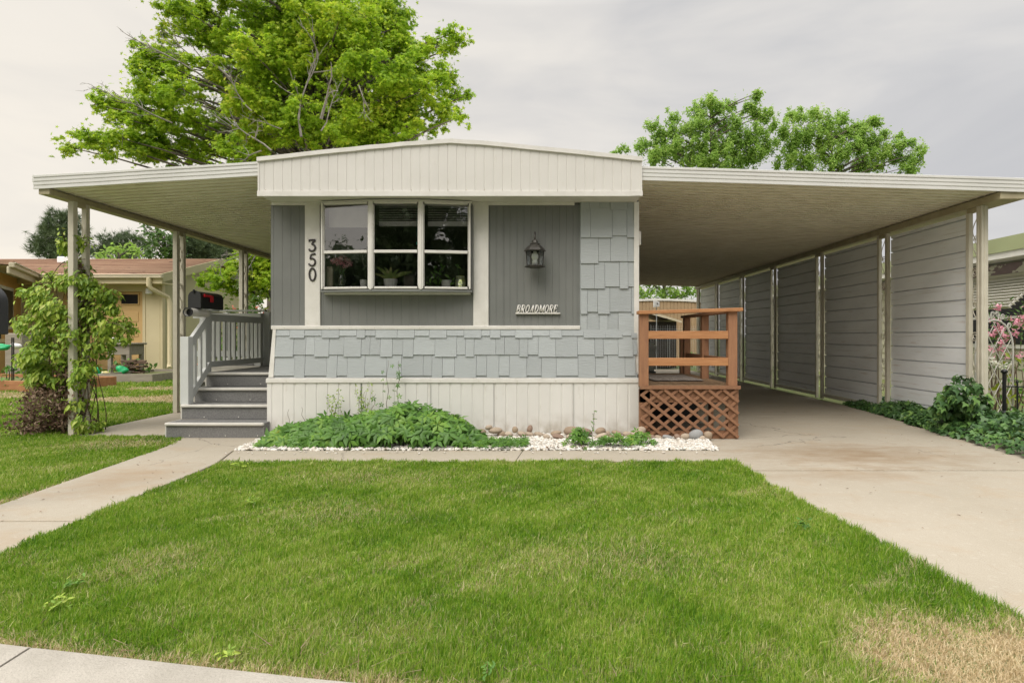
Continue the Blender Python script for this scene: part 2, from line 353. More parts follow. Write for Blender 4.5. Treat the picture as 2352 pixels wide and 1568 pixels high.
def grassmat():
    m, t, p = newmat('grass_blade'); a = N(t, 'ShaderNodeAttribute', attribute_name='rnd').outputs['Fac']
    d = N(t, 'ShaderNodeAttribute', attribute_name='dry').outputs['Fac']
    pos = N(t, 'ShaderNodeNewGeometry').outputs['Position']
    n1 = ramp(t, noise(t, pos, 1.3, 4, .6), [(.32, 0.), (.68, 1.)]); n2 = noise(t, pos, 6, 3)
    f = math_node(t, 'ADD', math_node(t, 'MULTIPLY', a, .58), math_node(t, 'ADD', math_node(t, 'MULTIPLY', n1, .34), math_node(t, 'MULTIPLY', n2, .2)))
    g = ramp(t, f, [(.15,(.06,.165,.010)),(.38,(.135,.29,.016)),(.60,(.24,.39,.030)),(.78,(.38,.47,.075)),(.96,(.60,.59,.26))])
    dc = ramp(t, a, [(0,(.42,.31,.16)),(.5,(.66,.53,.32)),(1,(.85,.73,.50))])
    c = mixc(t, d, g, dc); t.links.new(c, p.inputs['Base Color']); p.inputs['Roughness'].default_value = .45; p.inputs['Specular IOR Level'].default_value = .35
    tr = N(t, 'ShaderNodeBsdfTranslucent'); t.links.new(c, tr.inputs[0])
    mx = N(t, 'ShaderNodeMixShader'); mx.inputs[0].default_value = .4
    t.links.new(p.outputs[0], mx.inputs[1]); t.links.new(tr.outputs[0], mx.inputs[2]); t.links.new(mx.outputs[0], t.nodes['Material Output'].inputs[0]); return m
m_grass = grassmat()

# ---------------------------------------------------------------- ground, paving, lawn
MB().box(-150, 150, -90, 400, -.5, -.035).build('ground', m_ground, kind='structure')
MB().box(-150, 150, -12, .55, -.5, -.02).build('road', m_road, kind='structure')
KERB = [(-9,2.95),(-4.5,2.62),(-1.98,2.1),(-.685,1.878),(.6,1.70),(2.4,1.52),(6,1.25),(10,1.1)]
def kerb_y(x): return np.interp(x, [p[0] for p in KERB], [p[1] for p in KERB])
mb = MB()
cuts = [-9,-4.6,-1.84,.9,3.9,7,10]
for a, b in zip(cuts[:-1], cuts[1:]):
    xs = np.linspace(a+.006, b-.006, 14)
    prof = [(0,-.2),(0,.008),(-.02,.018),(-.35,.012),(-.5,-.02),(-.9,-.03),(-.9,-.2)]
    vs = [(x, kerb_y(x)+p[0], p[1]) for x in xs for p in prof]; n = len(prof)
    fs = [(i*n+j, i*n+(j+1) % n, (i+1)*n+(j+1) % n, (i+1)*n+j) for i in range(13) for j in range(n)]
    fs += [tuple(range(n))[::-1], tuple(range(13*n, 14*n))]
    mb.add(vs, fs)
mb.build('street_kerb', m_kerb, smooth='auto', kind='structure')
DRV = [(1.3,1.45),(1.97,2.306),(1.93,2.6),(1.905,3.06),(1.87,3.57),(1.80,4.17),(1.775,4.84),(1.765,5.17)]
def drive_x(y): return np.interp(y, [p[1] for p in DRV], [p[0] for p in DRV])
mb = MB()
def slab(mb, poly, zt=0.0, zb=-.2): mb.prism(poly, 2, zb, zt)
slab(mb, [(2.05,1.5),(6.5,1.2),(6.5,4.835),(1.765,4.835)]+[(x+.0, y) for x, y in DRV[::-1][2:-1]])
slab(mb, [(1.72,4.862),(5.6,4.862),(5.6,8.12),(1.2,8.12),(1.2,6.25),(1.84,6.25),(1.80,5.672),(1.735,5.672)])
for a, b in ((8.135,12.0),(12.015,16.0),(16.015,19.5)): slab(mb, [(1.2,a),(5.04,a),(5.04,b),(1.2,b)])
mb.build('driveway', m_conc, bev=.006, kind='structure')
mb = MB()
slab(mb, [(-3.60,1.9),(-2.80,1.9),(-2.86,3.515),(-3.63,3.515)])
slab(mb, [(-3.63,3.53),(-2.86,3.53),(-2.90,5.10),(-3.05,5.66),(-3.08,6.50),(-4.05,6.50),(-3.86,5.9)])
slab(mb, [(-5.44,6.512),(-3.1,6.512),(-3.1,12.5),(-5.44,12.5)])
mb.build('walkway', m_conc, bev=.006, kind='structure')
mb = MB()
slab(mb, [(-2.89,5.16),(-.215,5.18),(-.16,5.67),(-3.03,5.66)], .004)
slab(mb, [(-.209,5.18),(1.755,5.175),(1.72,5.67),(-.153,5.67)], .004)
mb.build('edging_strip', m_conc, bev=.006, kind='structure')
MB().box(-3.08, 1.8, 5.66, 6.62, -.1, -.008).build('bed_soil', m_soil, kind='structure')
MB().box(4.6, 14, 1.5, 20, -.1, -.018).build('garden_soil', m_soil, kind='structure')
MB().prism([(-14,2.2),(-2.5,2.2),(-1.9,1.9),(2.2,1.4),(2.2,5.25),(-3.0,5.25),(-3.3,6.6),(-5.4,6.6),(-5.4,30),(-14,30)], 2, -.1, -.014).build('lawn_soil', m_soil, kind='structure')

def inpoly(x, y, P):
    r = np.zeros(len(x), bool); n = len(P)
    for i in range(n):
        x1, y1 = P[i]; x2, y2 = P[(i+1) % n]
        c = ((y1 > y) != (y2 > y)); r ^= c & (x < (x2-x1)*(y-y1)/((y2-y1) or 1e-9)+x1)
    return r
def wob(x, y, s=1., seed=0):
    return (np.sin(x*3.1*s+1.3+seed)*np.cos(y*2.7*s+.4*seed)+np.sin(x*7.3*s-y*5.1*s+seed)*.6+np.sin(y*13.7*s+x*11.9*s)*.35)/1.95
front_lawn = [(-2.84,2.2)]+[(x, float(kerb_y(x))+.005) for x in (-2.5,-1.98,-1.3,-.685,0,.6,1.2,1.5)]+[(x+.01, y) for x, y in DRV[1:]]+[(1.75,5.20),(-2.86,5.19),(-2.86,3.5)]
left_lawn = [(-12,2.9),(-3.66,2.5),(-3.64,3.5),(-3.85,5.9),(-4.02,6.48),(-5.46,6.5),(-5.46,12.6),(-4.2,12.7),(-4.2,24),(-16,24),(-16,13),(-12,11)]
strips = []
def blades(poly, bands):
    P = np.array(poly); out = []
    for y0, y1, dens in bands:
        xa, xb = P[:,0].min()-.05, P[:,0].max()+.05
        n = int((xb-xa)*(y1-y0)*dens); x = rng.uniform(xa, xb, n); y = rng.uniform(y0, y1, n)
        jx = x+.035*wob(x, y, 5)+rng.normal(0,.008,n); jy = y+.03*wob(x, y, 6, 2)+rng.normal(0,.008,n)
        k = inpoly(jx, jy, poly); out.append(np.stack([x[k], y[k]], 1))
    return np.concatenate(out)
def vis(p, m=.4):      # keep to what the place shows around the view
    return (p[:,0] > -0.98*p[:,1]-m) & (p[:,0] < .98*p[:,1]+m)
p1 = blades(front_lawn, [(1.3,2.6,44000),(2.6,3.6,33000),(3.6,5.25,24000)]); p1 = p1[vis(p1)]
p2 = blades(left_lawn, [(2.5,4.5,16000),(4.5,6.6,14000),(6.6,9,5000),(9,13,2600),(13,24,900)]); p2 = p2[vis(p2)]
p = np.concatenate([p1, p2]); n = len(p); x, y = p[:,0], p[:,1]
def patch(cx, cy, rx, ry, soft=.35, seed=0):
    d = np.sqrt(((x-cx)/rx)**2+((y-cy)/ry)**2)+.28*wob(x, y, 1.6, seed)
    return np.clip((1-d)/soft+.5, 0, 1)
fld = wob(x, y*1.7, .9, 11)+.8*wob(x, y*2, 2.3, 5)+.5*wob(x+3, y*2, 4.7, 2)
dry = np.maximum.reduce([patch(1.64,2.0,.42,.34,.75,1), .32*np.clip(fld*.7-.06, 0, 1), .34*patch(-1.9,2.85,.3,.25,1.2,2), .30*patch(-1.35,4.6,.7,.25,1.2,3), .3*patch(.3,2.9,.7,.3,1.4,4),
     .3*patch(-1.3,3.7,.5,.25,1.4,5), .22*patch(-.7,2.2,.5,.15,1.2,6), .9*patch(-6.6,10.3,1.7,.6,.4,7), .8*patch(-7.6,12.4,1.6,.5,.4,8), .75*patch(-10.4,10.9,1.8,.6,.4,1), .45*patch(-4.4,6.0,.5,.3,.8,2)])
ky = kerb_y(x); dry = np.maximum(dry, np.clip(1-(y-ky)/.10, 0, 1)*.85*(y < 3))
dry = np.maximum(dry, .75*np.clip(1-np.abs(x+3.70)/.07, 0, 1)*(y < 5.8))
isdry = (rng.random(n) < dry).astype(float); isdry = np.maximum(isdry, (rng.random(n) < .06)*.8)
tall = 1+.32*wob(x, y, 1.1, 3)+.30*wob(x, y, 3.7, 1)+.25*wob(x, y, 9, 6)
L = rng.uniform(.022, .047, n)*tall*(1-.45*dry)*np.clip(1+.25*(drive_x(y)-x < .12)*(x > 0), 1, 1.4); L *= np.where(y > 7, 1.3, 1)
W = np.interp(y, [2, 3.5, 5, 8, 14, 24], [.0014, .0019, .0026, .006, .011, .02])
coarse = rng.random(n) < .02; W = np.where(coarse, W*2.1, W); L = L*np.where(coarse, 1.25, 1)
az = wob(x, y, 4.1, 4)*2+rng.uniform(-2.4, 2.4, n); lean = np.abs(rng.normal(.28, .42, n))+.35*dry
fx, fy = np.cos(az), np.sin(az); az2 = rng.uniform(0, np.pi, n); sx, sy = np.cos(az2), np.sin(az2)
zb = np.full(n, -.014)
V = np.empty((n, 5, 3))
for i, (h, w) in enumerate(((0,1),(0,-1),(.55,-.8),(.55,.8),(1,0))):
    off = lean*L*h*h; V[:, i, 0] = x+fx*off+sx*W*w; V[:, i, 1] = y+fy*off+sy*W*w; V[:, i, 2] = zb+L*h*np.cos(np.minimum(lean*h, 1.2))
k = np.arange(n)[:, None]*5
grid_mesh('lawn_grass', V.reshape(-1, 3), [k+np.array([[0,1,2,3]]), k+np.array([[3,2,4]])], m_grass, None,
          {'rnd': np.repeat(rng.random(n), 5), 'dry': np.repeat(isdry*np.clip(dry+.5, 0, 1), 5)},
          kind='stuff', label='short green lawn grass with dry straw coloured patches', cat='grass')
print('BLADES', n)
# straw at the kerb, small weeds in the lawn
q = 160; xx = rng.uniform(-2.6, 1.2, q); yy = kerb_y(xx)+rng.uniform(.01, .16, q)
scatter('dry_straw', ([(0,-.012,0),(0,.012,0),(1,0,.05)], [(0,1,2)]), np.stack([xx, yy, rng.uniform(.01,.035,q)], 1), np.tile([0,0,1.], (q,1)), rng.uniform(.04,.13,q), m_dead, None, .25,
        kind='stuff', label='dry straw stems lying along the kerb edge', cat='straw')
for i, (wu, wv, sz, lab) in enumerate(((575,1160,.05,'small pale weed in the far middle of the lawn'),(165,1352,.045,'leafy weed on the left side of the lawn'),(130,1405,.05,'broad leaved weed near the left kerb'),(1845,1215,.05,'feathery yellow green weed beside the driveway edge'),(520,1530,.04,'upright weed at the kerb edge'),(1120,1552,.03,'small pointed weed near the kerb on the right'),(552,1075,.06,'yellowish weed beside the walkway corner'))):
    D = F*EYE/(wv-771); c = np.array([X(wu, D), D, .02])
    if wv > 1500: c[1] = max(c[1], kerb_y(c[0])+.05)
    m = 26; off = rng.normal(0, sz*.45, (m, 3)); off[:,2] = np.abs(off[:,2])*.8
    scatter('lawn_weed', OVAL, c+off, np.tile([0,-.3,1.], (m,1)), sz*rng.uniform(.35,.8,m), m_creep if i % 2 else m_vineleaf, None, .5, label=lab, cat='weed', group='weeds in the front lawn')

# ---------------------------------------------------------------- mobile home
SD = 6.24; WD = 6.60
house = empty('mobile_home', (-.97, 6.6, 0), 'single storey mobile home with grey panels, pale blue shake siding and white skirting', 'mobile home')
def ribbed(mb, x0, x1, y, z0, ztop, pitch, rib, depth, ph=0, flat2=0):
    """vertical ribs (grooves going back) on a wall facing -Y"""
    xs = [(x0, 0)]; xx = x0+ph
    while xx < x1-rib-.006:
        if xx > x0+.004: xs += [(xx, 0), (xx+rib*.25, depth), (xx+rib*.75, depth), (xx+rib, 0)]
        xx += pitch
    xs.append((x1, 0)); vs = []; fs = []
    for px, d in xs: vs += [(px, y+d, z0(px) if callable(z0) else z0), (px, y+d, ztop(px) if callable(ztop) else ztop)]
    for i in range(len(xs)-1): fs.append((2*i, 2*i+2, 2*i+3, 2*i+1))
    return mb.add(vs, fs)
XL, XR = -3.085, 1.165
def rooftop(px):
    t = abs(px+.97)/2.1; return 3.30-.035*min(t*4, 1)*0-.20*t**1.18
# gable face
gy = SD; gx0, gx1 = X(593, SD), X(1474, SD)
mb = MB(); ribbed(mb, gx0+.012, gx1-.012, gy, 2.70, lambda p: rooftop(p)-.03, .1005, .016, .004, .05)
mb.build('gable_panel', m_white, house)
mb = MB(); mb.box(gx0, gx1, gy+.012, gy+.05, 2.68, 3.07); mb.box(gx0-.004, gx0+.014, gy-.006, gy+.3, 2.70, 3.09); mb.box(gx1-.014, gx1+.004, gy-.006, gy+.3, 2.70, 3.09)
mb.build('gable_return', m_white, house)
mb = MB(); n = 24
for i in range(n):
    a = gx0-.008+(gx1-gx0+.016)*i/n; b = gx0-.008+(gx1-gx0+.016)*(i+1)/n; za, zb_ = rooftop(a)+random.uniform(-.002,.002), rooftop(b)
    if i: za = lastz
    lastz = zb_ = zb_+random.uniform(-.003,.003)
    mb.add([(a,gy-.022,za-.045),(b,gy-.022,zb_-.045),(b,gy-.022,zb_),(a,gy-.022,za),(a,gy+.06,za+.008),(b,gy+.06,zb_+.008),(a,gy+.0,za-.05),(b,gy+.0,zb_-.05)],
           [(0,1,2,3),(3,2,5,4),(6,7,1,0)])
mb.build('roof_edge_trim', m_trim, house)
mb = MB(); mb.box(gx0-.006, gx1+.006, gy-.016, gy+.012, 2.672, 2.728); mb.box(1.02, gx1+.008, gy-.019, gy-.017, 2.675, 2.73)
mb.build('gable_base_band', m_trim, house, bev=.003)
mb = MB(); mb.box(gx0, gx1, gy+.012, WD+.01, 2.690, 2.705); mb.box(XL, XR-.75, WD-.03, WD-.004, 2.655, 2.689)
mb.build('soffit', m_trim, house)
# rivets along the band and trims
mb = MB()
def rivet(x, y, z, r=.005): mb.lathe([(r, -.003), (r*.6, .003)], (0,0,0), 6); k = len(mb.v)-12; mb.v[k:] = [(x+a, y-c, z+b) for a, b, c in mb.v[k:]]
for xx in np.arange(gx0+.08, gx1, .2): rivet(xx, gy-.002, 2.745)
for xx in np.arange(XL+.15, XR-.75, .52): rivet(xx, WD-.035, 1.238)
for u_ in (707, 728, 1094, 1114):
    for zz in (1.29, 2.27): rivet(X(u_, WD-.02), WD-.024, zz)
for xx in np.arange(XL+.2, XR, .44): rivet(xx, 6.50, .63)
mb.build('rivets', m_post, house)
# hull, roof, room
mb = MB()
mb.box(XL+.0, XL+.05, WD+.03, 18.3, .0, 3.05); mb.box(XR-.05, XR, WD+.03, 18.3, .0, 3.05); mb.box(XL, XR, 18.3, 18.35, 0, 3.05)
mb.build('side_wall', m_gray, house)
mb = MB(); pr = [(gx0, rooftop(gx0)-.02)]+[(a, rooftop(a)-.02) for a in np.linspace(gx0+.1, gx1-.1, 15)]+[(gx1, rooftop(gx1)-.02)]
mb.prism(pr+[(gx1, 2.95), (gx0, 2.95)], 1, gy+.06, 18.5); mb.build('roof', m_trim, house)
wx0, wx1 = X(736, WD), X(1086, WD)      # window bay
mb = MB(); zt = 2.69
mb.box(XL+.05, wx0, WD+.02, WD+.06, .0, zt); mb.box(wx1, XR-.05, WD+.02, WD+.06, .0, zt); mb.box(wx0, wx1, WD+.02, WD+.06, .0, 1.66)
mb.build('inner_wall', m_gray, house)
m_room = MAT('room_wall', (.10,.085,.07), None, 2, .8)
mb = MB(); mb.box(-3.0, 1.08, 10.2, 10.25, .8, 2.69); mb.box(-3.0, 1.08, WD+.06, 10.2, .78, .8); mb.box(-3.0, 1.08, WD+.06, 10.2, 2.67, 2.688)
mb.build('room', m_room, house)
# grey panels
mb = MB(); xa, xb_, xc, xd, xe, xf = X(622,WD), X(700,WD), X(735,WD), X(1087,WD), X(1122,WD), X(1332,WD)
ribbed(mb, xa, xb_+.02, WD, 1.25, 2.66, .1, .016, .0035, .03); mb.build('grey_panel', m_gray, house); mb = MB(); ribbed(mb, xd, xf, WD, 1.25, 2.66, .0808, .014, .0035, .02)
mb.build('grey_panel', m_gray, house)
mb = MB(); ribbed(mb, xc-.02, xd+.02, WD, 1.25, 1.665, .1, .014, .003, .06); mb.build('grey_panel', m_gray, house)
for u_, za, zc_ in ((947,1.26,1.62),(1026,1.26,1.62),(1158,1.26,2.65),(1326,1.26,2.65)): MB().box(X(u_,WD)-.002, X(u_,WD)+.002, WD-.003, WD+.01, za, zc_).build('panel_seam', m_gray, house)
for a, b in ((700,735),(1087,1122)):
    mb = MB(); mb.box(X(a,WD-.02), X(b,WD-.02), WD-.022, WD+.02, 1.262, 2.66); mb.build('batten', m_trim, house, bev=.004)
mb = MB(); mb.box(X(622,WD-.03), X(1333,WD-.03), WD-.034, WD+.03, 1.218, 1.262); mb.build('belt_trim', m_trim, house, bev=.006)
# shakes: individually cut boards in courses, butts at two heights
mb = MB()
def course(x0, x1, zt, zb, yt, yb, seed, clip0=None):
    rr = random.Random(seed); px = x0-rr.uniform(0, .08); lastlong = False
    while px < x1:
        w = rr.choice([.10,.12,.14,.17,.20,.25]); a, b = max(px+.0015, x0), min(px+w-.0015, x1)
        lng = (not lastlong) if rr.random() < .85 else lastlong; lastlong = lng
        if b-a > .02:
            zz = zb-(.024 if lng else 0); th = .012+(.005 if lng else 0)
            mb.add([(a,yt-th*.5,zt),(b,yt-th*.5,zt),(b,yt+.02,zt),(a,yt+.02,zt),(a,yb-th,zz),(b,yb-th,zz),(b,yb+.02,zz),(a,yb+.02,zz)],
                   [(0,1,5,4)[::-1],(4,5,6,7)[::-1],(0,4,7,3)[::-1],(1,2,6,5)[::-1],(0,3,2,1)[::-1]])
        px += w
lowz = [(1.216,1.146),(1.15,.835),(.84,.675)]
lowz = [(1.216,1.145),(1.15,.928),(.93,.690)]
def yl(z): return 6.575-(1.21-z)*.075
for i, (zt, zb_) in enumerate(lowz): course(XL+.05, XR-.03, zt, zb_, yl(zt)+.006, yl(zb_), 11+i)
ups = [(2.69,2.57),(2.575,2.265),(2.27,1.975),(1.98,1.695),(1.70,1.41),(1.415,1.145)]
vs_ = [(452,478),(476,541),(540,600),(599,658),(657,716),(715,767)]
for i, (va, vb) in enumerate(vs_): course(xf+.008, XR-.055, Z(va,6.59), Z(vb,6.58), 6.592, 6.584, 31+i)
mb.build('shake_siding', m_shake, house)
mb = MB(); mb.box(XL+.04, XR-.03, 6.60, 6.615, .62, 1.23); mb.box(xf, XR-.05, 6.60, 6.612, 1.15, 2.69); mb.box(XL+.05, XR-.03, 6.537, 6.60, .655, .72); mb.build('siding_backing', m_shake, house)
# corner trims
mb = MB(); mb.box(XR-.062, XR-.004, 6.565, 6.63, .70, 2.69); mb.build('corner_trim', m_trim, house, bev=.003)
mb = MB(); mb.add([(XL-.012,6.52,.67),(XL+.045,6.52,.67),(XL+.055,6.56,1.216),(XL+.02,6.56,1.216),(XL-.012,6.7,.67),(XL+.045,6.7,.67),(XL+.055,6.7,1.216),(XL+.02,6.7,1.216)],
    [(0,1,2,3),(0,3,7,4),(1,5,6,2),(3,2,6,7),(0,4,5,1)]); mb.build('corner_trim', m_trim, house)
mb = MB(); mb.box(XR-.003, XR+.028, 6.62, 6.66, 2.2, 2.36); mb.build('junction_box', m_trim, house, bev=.004)
# skirting
mb = MB(); ribbed(mb, XL-.025, XR+.005, 6.515, -.02, .63, .1275, .022, .006, .05); mb.box(XL-.025, XL+.0, 6.53, 7.2, 0, .63); mb.build('skirting', m_skirt, house)
mb = MB(); mb.box(XL-.035, XR+.008, 6.503, 6.56, .606, .652); mb.box(XL-.03, XR, 6.506, 6.54, .652, .662); mb.build('skirting_rail', m_trim, house, bev=.006)
for u_ in (829, 989, 1134, 1318): MB().box(X(u_,6.5)-.0015, X(u_,6.5)+.0015, 6.510, 6.52, .0, .60).build('skirting_seam', m_gray, house)
# bay window
A, B, C_, D_ = (X(738,6.50),6.50), (X(852,6.42),6.42), (X(967,6.42),6.42), (X(1082,6.50),6.50)
zt, zb_, zm = 2.655, 1.675, Z(578,6.43)
poly = [(A[0]-.01,WD+.02),(A[0]-.008,A[1]-.012),(B[0],B[1]-.02),(C_[0],C_[1]-.02),(D_[0]+.008,D_[1]-.012),(D_[0]+.01,WD+.02)]
mb = MB(); mb.prism(poly, 2, 1.640, 1.665)
for P_, s_ in ((A,-1),(D_,1)): mb.box(min(P_[0],P_[0]+s_*.012), max(P_[0],P_[0]+s_*.012), P_[1]+.005, WD+.02, 1.665, zt)
bay = mb.build('bay_window', m_gray, house, bev=.004)
mb = MB(); mb.prism(poly, 2, zt, zt+.022); mb.build('head_flashing', m_trim, bay)
mb = MB()
for (P_, Q_) in ((A,B),(B,C_),(C_,D_)):
    dx, dy = Q_[0]-P_[0], Q_[1]-P_[1]; L_ = math.hypot(dx, dy); ex, ey = dx/L_, dy/L_
    def pt(t, off=0): return (P_[0]+ex*t-ey*0+off*ey, P_[1]+ey*t-off*ex)
    for t0, w in ((.016,.020),(L_-.016,.020)):
        a = pt(t0); mb.beam((a[0],a[1],zb_),(a[0],a[1],zt), w, .05, (ey,-ex,0))
    for zz, w, o in ((zb_+.012,.024,0),(zt-.010,.020,0),(zm,.032,.004)):
        a, b = pt(.04,o), pt(L_-.04,o); mb.beam((a[0],a[1],zz),(b[0],b[1],zz), .05, w)
    for t0 in (.032, L_-.032):
        a = pt(t0,-.008); mb.beam((a[0],a[1],zb_+.03),(a[0],a[1],zt-.03), .010, .03, (ey,-ex,0))
    mb2 = MB()
for P_ in (B, C_): mb.box(P_[0]-.011, P_[0]+.011, P_[1]-.030, P_[1]+.02, zb_-.01, zt+.01)
mb.build('window_frame', m_trim, bay, bev=.003)
for (P_, Q_) in ((A,B),(B,C_),(C_,D_)):
    dx, dy = Q_[0]-P_[0], Q_[1]-P_[1]; L_ = math.hypot(dx, dy); ex, ey = dx/L_, dy/L_
    for za, zc in ((zb_+.02, zm-.015),(zm+.015, zt-.015)):
        a = (P_[0]+ex*.04, P_[1]+ey*.04+.004); b = (Q_[0]-ex*.04, Q_[1]-ey*.04+.004)
        MB().add([(a[0],a[1],za),(b[0],b[1],za),(b[0],b[1],zc),(a[0],a[1],zc)], [(0,1,2,3)]).build('pane', m_glass, bay)
mb = MB(); mb.prism([(wx0,7.0),(A[0]+.02,6.535),(B[0],6.455),(C_[0],6.455),(D_[0]-.02,6.535),(wx1,7.0)], 2, 1.62, 1.682); mb.build('inner_sill', m_trim, bay)
# blinds
for (P_, Q_, lab) in ((B,C_,'raised white slat blind in the middle window'),(C_,D_,'raised white slat blind in the right hand window'),(A,B,'pale roller blind raised in the left window')):
    mb = MB(); x0, x1 = P_[0]+.05, Q_[0]-.05
    if P_ is A:
        mb.box(x0, x1, 6.60, 6.604, 2.42, 2.63); mb.box(x0, x1, 6.595, 6.61, 2.40, 2.42)
    else:
        for i in range(6): mb.box(x0, x1, 6.57, 6.595, 2.485+i*.027, 2.489+i*.027)
        mb.box(x0, x1, 6.56, 6.60, 2.41, 2.465); mb.box(x0, x1, 6.56, 6.60, 2.635, 2.655)
    mb.build('window_blind', m_nose, None, label=lab, cat='blind', group='blinds behind the bay window')

# digits 350
def arc(cx, cy, rx, ry, a0, a1, n=14): return [(cx+rx*math.cos(R(a0+(a1-a0)*i/n)), cy+ry*math.sin(R(a0+(a1-a0)*i/n))) for i in range(n+1)]
G3 = [[(.08,.84),(.06,.97),(.3,.98),(.92,.98)], [(.92,.98),(.62,.80),(.40,.62)], [(.40,.62)]+arc(.42,.32,.46,.30,80,-120,16)+[(.06,.12)], [(.02,.20),(.10,.10),(.2,.06)]]
G5 = [[(.30,.92),(.55,.97),(.92,1.02)], [(.30,.92),(.24,.72),(.20,.56)], [(.20,.56)]+arc(.44,.31,.44,.31,110,-125,16)+[(.06,.10)], [(.0,.18),(.08,.09),(.2,.05)]]
G0 = [arc(.5,.5,.42,.5,90,450,26)]
def strokes(gl, x, y, z, w, h, r, shear=0, flat=.55, mb=None):
    mb = mb or MB()
    for st in gl:
        ra = st[-1] if isinstance(st[-1], float) else None; pts = st[:-1] if ra else st
        mb.tube([(x+(a*w)+shear*b*h, y, z+b*h) for a, b in pts], r*(ra or 1), 8, sq=(1, flat, 1))
    return mb
for g, v0, v1, nm in ((G3,550.5,577,'curly dark metal digit 3 at the top of the house number'),(G5,583,610,'curly dark metal digit 5 in the middle of the house number'),(G0,616,644,'dark metal digit 0 at the bottom of the house number')):
    s_ = F/(WD-.03)
    strokes(g, X(709,WD-.03), WD-.03, Z(v1,WD-.03), 16.5/s_, (v1-v0)/s_, .0105).build('house_number', m_digit, None, smooth=True, label=nm, cat='house number', group='house number digits')
# BROADMORE sign: condensed slanted serif letters on a bar
LT = {
 'B': [[(.15,0),(.15,1),1.25],[(0,1),(.5,1),.6],[(0,0),(.5,0),.6],[(.15,1)]+arc(.42,.76,.34,.24,90,-90,8)+[(.2,.52),.85],[(.2,.52)]+arc(.46,.26,.38,.26,90,-90,8)+[(.15,0),.95]],
 'R': [[(.15,0),(.15,1),1.25],[(0,1),(.5,1),.6],[(0,0),(.34,0),.6],[(.15,1)]+arc(.44,.75,.36,.25,90,-90,8)+[(.2,.50),.9],[(.42,.5),(.72,.05),(.92,0),1.05]],
 'O': [arc(.46,.5,.40,.5,90,450,20)+[1.0]],
 'A': [[(.1,0),(.58,1),.7],[(.58,1),(.78,0),1.25],[(.28,.33),(.7,.33),.6],[(0,0),(.24,0),.6],[(.62,0),(.94,0),.6]],
 'D': [[(.18,0),(.18,1),1.25],[(0,1),(.4,1),.6],[(0,0),(.4,0),.6],[(.3,1)]+arc(.36,.5,.50,.5,90,-90,14)+[(.3,0),1.0]],
 'M': [[(.14,0),(.14,1),.8],[(.16,1),(.5,.1),1.2],[(.5,.1),(.88,1),.7],[(.88,1),(.88,0),1.25],[(0,0),(.28,0),.6],[(.74,0),(1.02,0),.6],[(0,1),(.2,1),.6],[(.84,1),(1.02,1),.6]],
 'E': [[(.15,0),(.15,1),1.25],[(0,1),(.78,1),.75],[(.78,1),(.80,.80),.6],[(0,0),(.80,0),.75],[(.80,0),(.86,.22),.6],[(.18,.52),(.55,.52),.7],[(.56,.62),(.54,.42),.55]]}
yy = WD-.025; x0, x1 = X(1184,yy), X(1287,yy); z0, z1 = Z(721,yy), Z(700,yy)
bar = .014; sign = empty('name_sign', ((x0+x1)/2, yy, z0), 'white slanted metal lettering BROADMORE on a bar fixed to the grey panel', 'sign')
MB().box(x0, x1, yy-.008, yy+.02, z0, z0+bar).build('bar', m_trim, sign, bev=.002)
wl = dict(B=.95,R=1,O=.98,A=1.02,D=1.0,M=1.28,E=.95); word = 'BROADMORE'; tot = sum(wl[c] for c in word); hh = z1-z0-bar; avail = (x1-x0)-.02-.24*hh; px = x0+.008
for c in word:
    w = avail*wl[c]/tot; strokes(LT[c], px, yy, z0+bar+.004, w*.86, hh-.008, .0062, .24, .8).build('letter', m_trim, sign, smooth=True); px += w

# wall lantern
lx, ly = X(1228.5,6.45), 6.45; q_ = 1.2
lan = empty('wall_lantern', (lx, WD, 2.0), 'unlit black coach lantern with clear panes on the grey panel', 'wall lamp')
zz = lambda v: Z(v, 6.46)
MB().lathe([(.055,0),(.06,.01),(.05,.02),(.02,.028)], (0,0,0), 18)
mb = MB(); mb.lathe([(.06,0),(.062,.012),(.045,.024),(.015,.03)], (0,0,0), 20); mb.v = [(lx+a, WD-.0-c, 2.10+b*1.5) for a, b, c in mb.v]; mb.build('backplate', m_metal_dark, lan, smooth='auto')
mb = MB(); pts = [(lx, WD-.02, zz(580)+.0)]
pts = [(lx, WD-.03, 2.16),(lx, WD-.05, 2.24),(lx, WD-.045, 2.28),(lx, WD-.07, 2.318),(lx, WD-.10, 2.325),(lx, ly+.005, 2.30),(lx, ly, 2.26),(lx, ly, zz(552))]
mb.tube(pts, .011, 8); mb.ball((lx, WD-.05, 2.2), (.012,.012,.012)); mb.build('scroll_arm', m_metal_dark, lan, smooth=True)
zc0, zc1, zc2 = zz(577), zz(572), zz(560)
mb = MB(); mb.lathe([(.122,0),(.124,.010),(.104,.034),(.078,.060),(.056,.076),(.058,.086),(.034,.10),(.026,.125),(.008,.14)], (lx,ly,zc0-.004), 6, ph=R(30)*0); mb.build('cap', m_metal_dark, lan)
zg0 = zz(608)
mb = MB(); mb.lathe([(.095,0),(.122,.014),(.085,.030),(.07,.032)], (lx,ly,zz(615)), 6); mb.build('base', m_metal_dark, lan)
for i in range(6):
    a = R(60*i); MB().tube([(lx+.088*math.cos(a), ly+.088*math.sin(a), zz(612)),(lx+.101*math.cos(a), ly+.101*math.sin(a), zc0)], .0055, 6).build('cage_bar', m_metal_dark, lan)
for i in range(6):
    a, b = R(60*i), R(60*i+60); P_ = [(lx+r*math.cos(t), ly+r*math.sin(t), z_) for r, t, z_ in ((.086,a,zz(611)),(.086,b,zz(611)),(.099,b,zc0),(.099,a,zc0))]
    MB().add(P_, [(0,1,2,3)]).build('pane', m_glass2, lan)
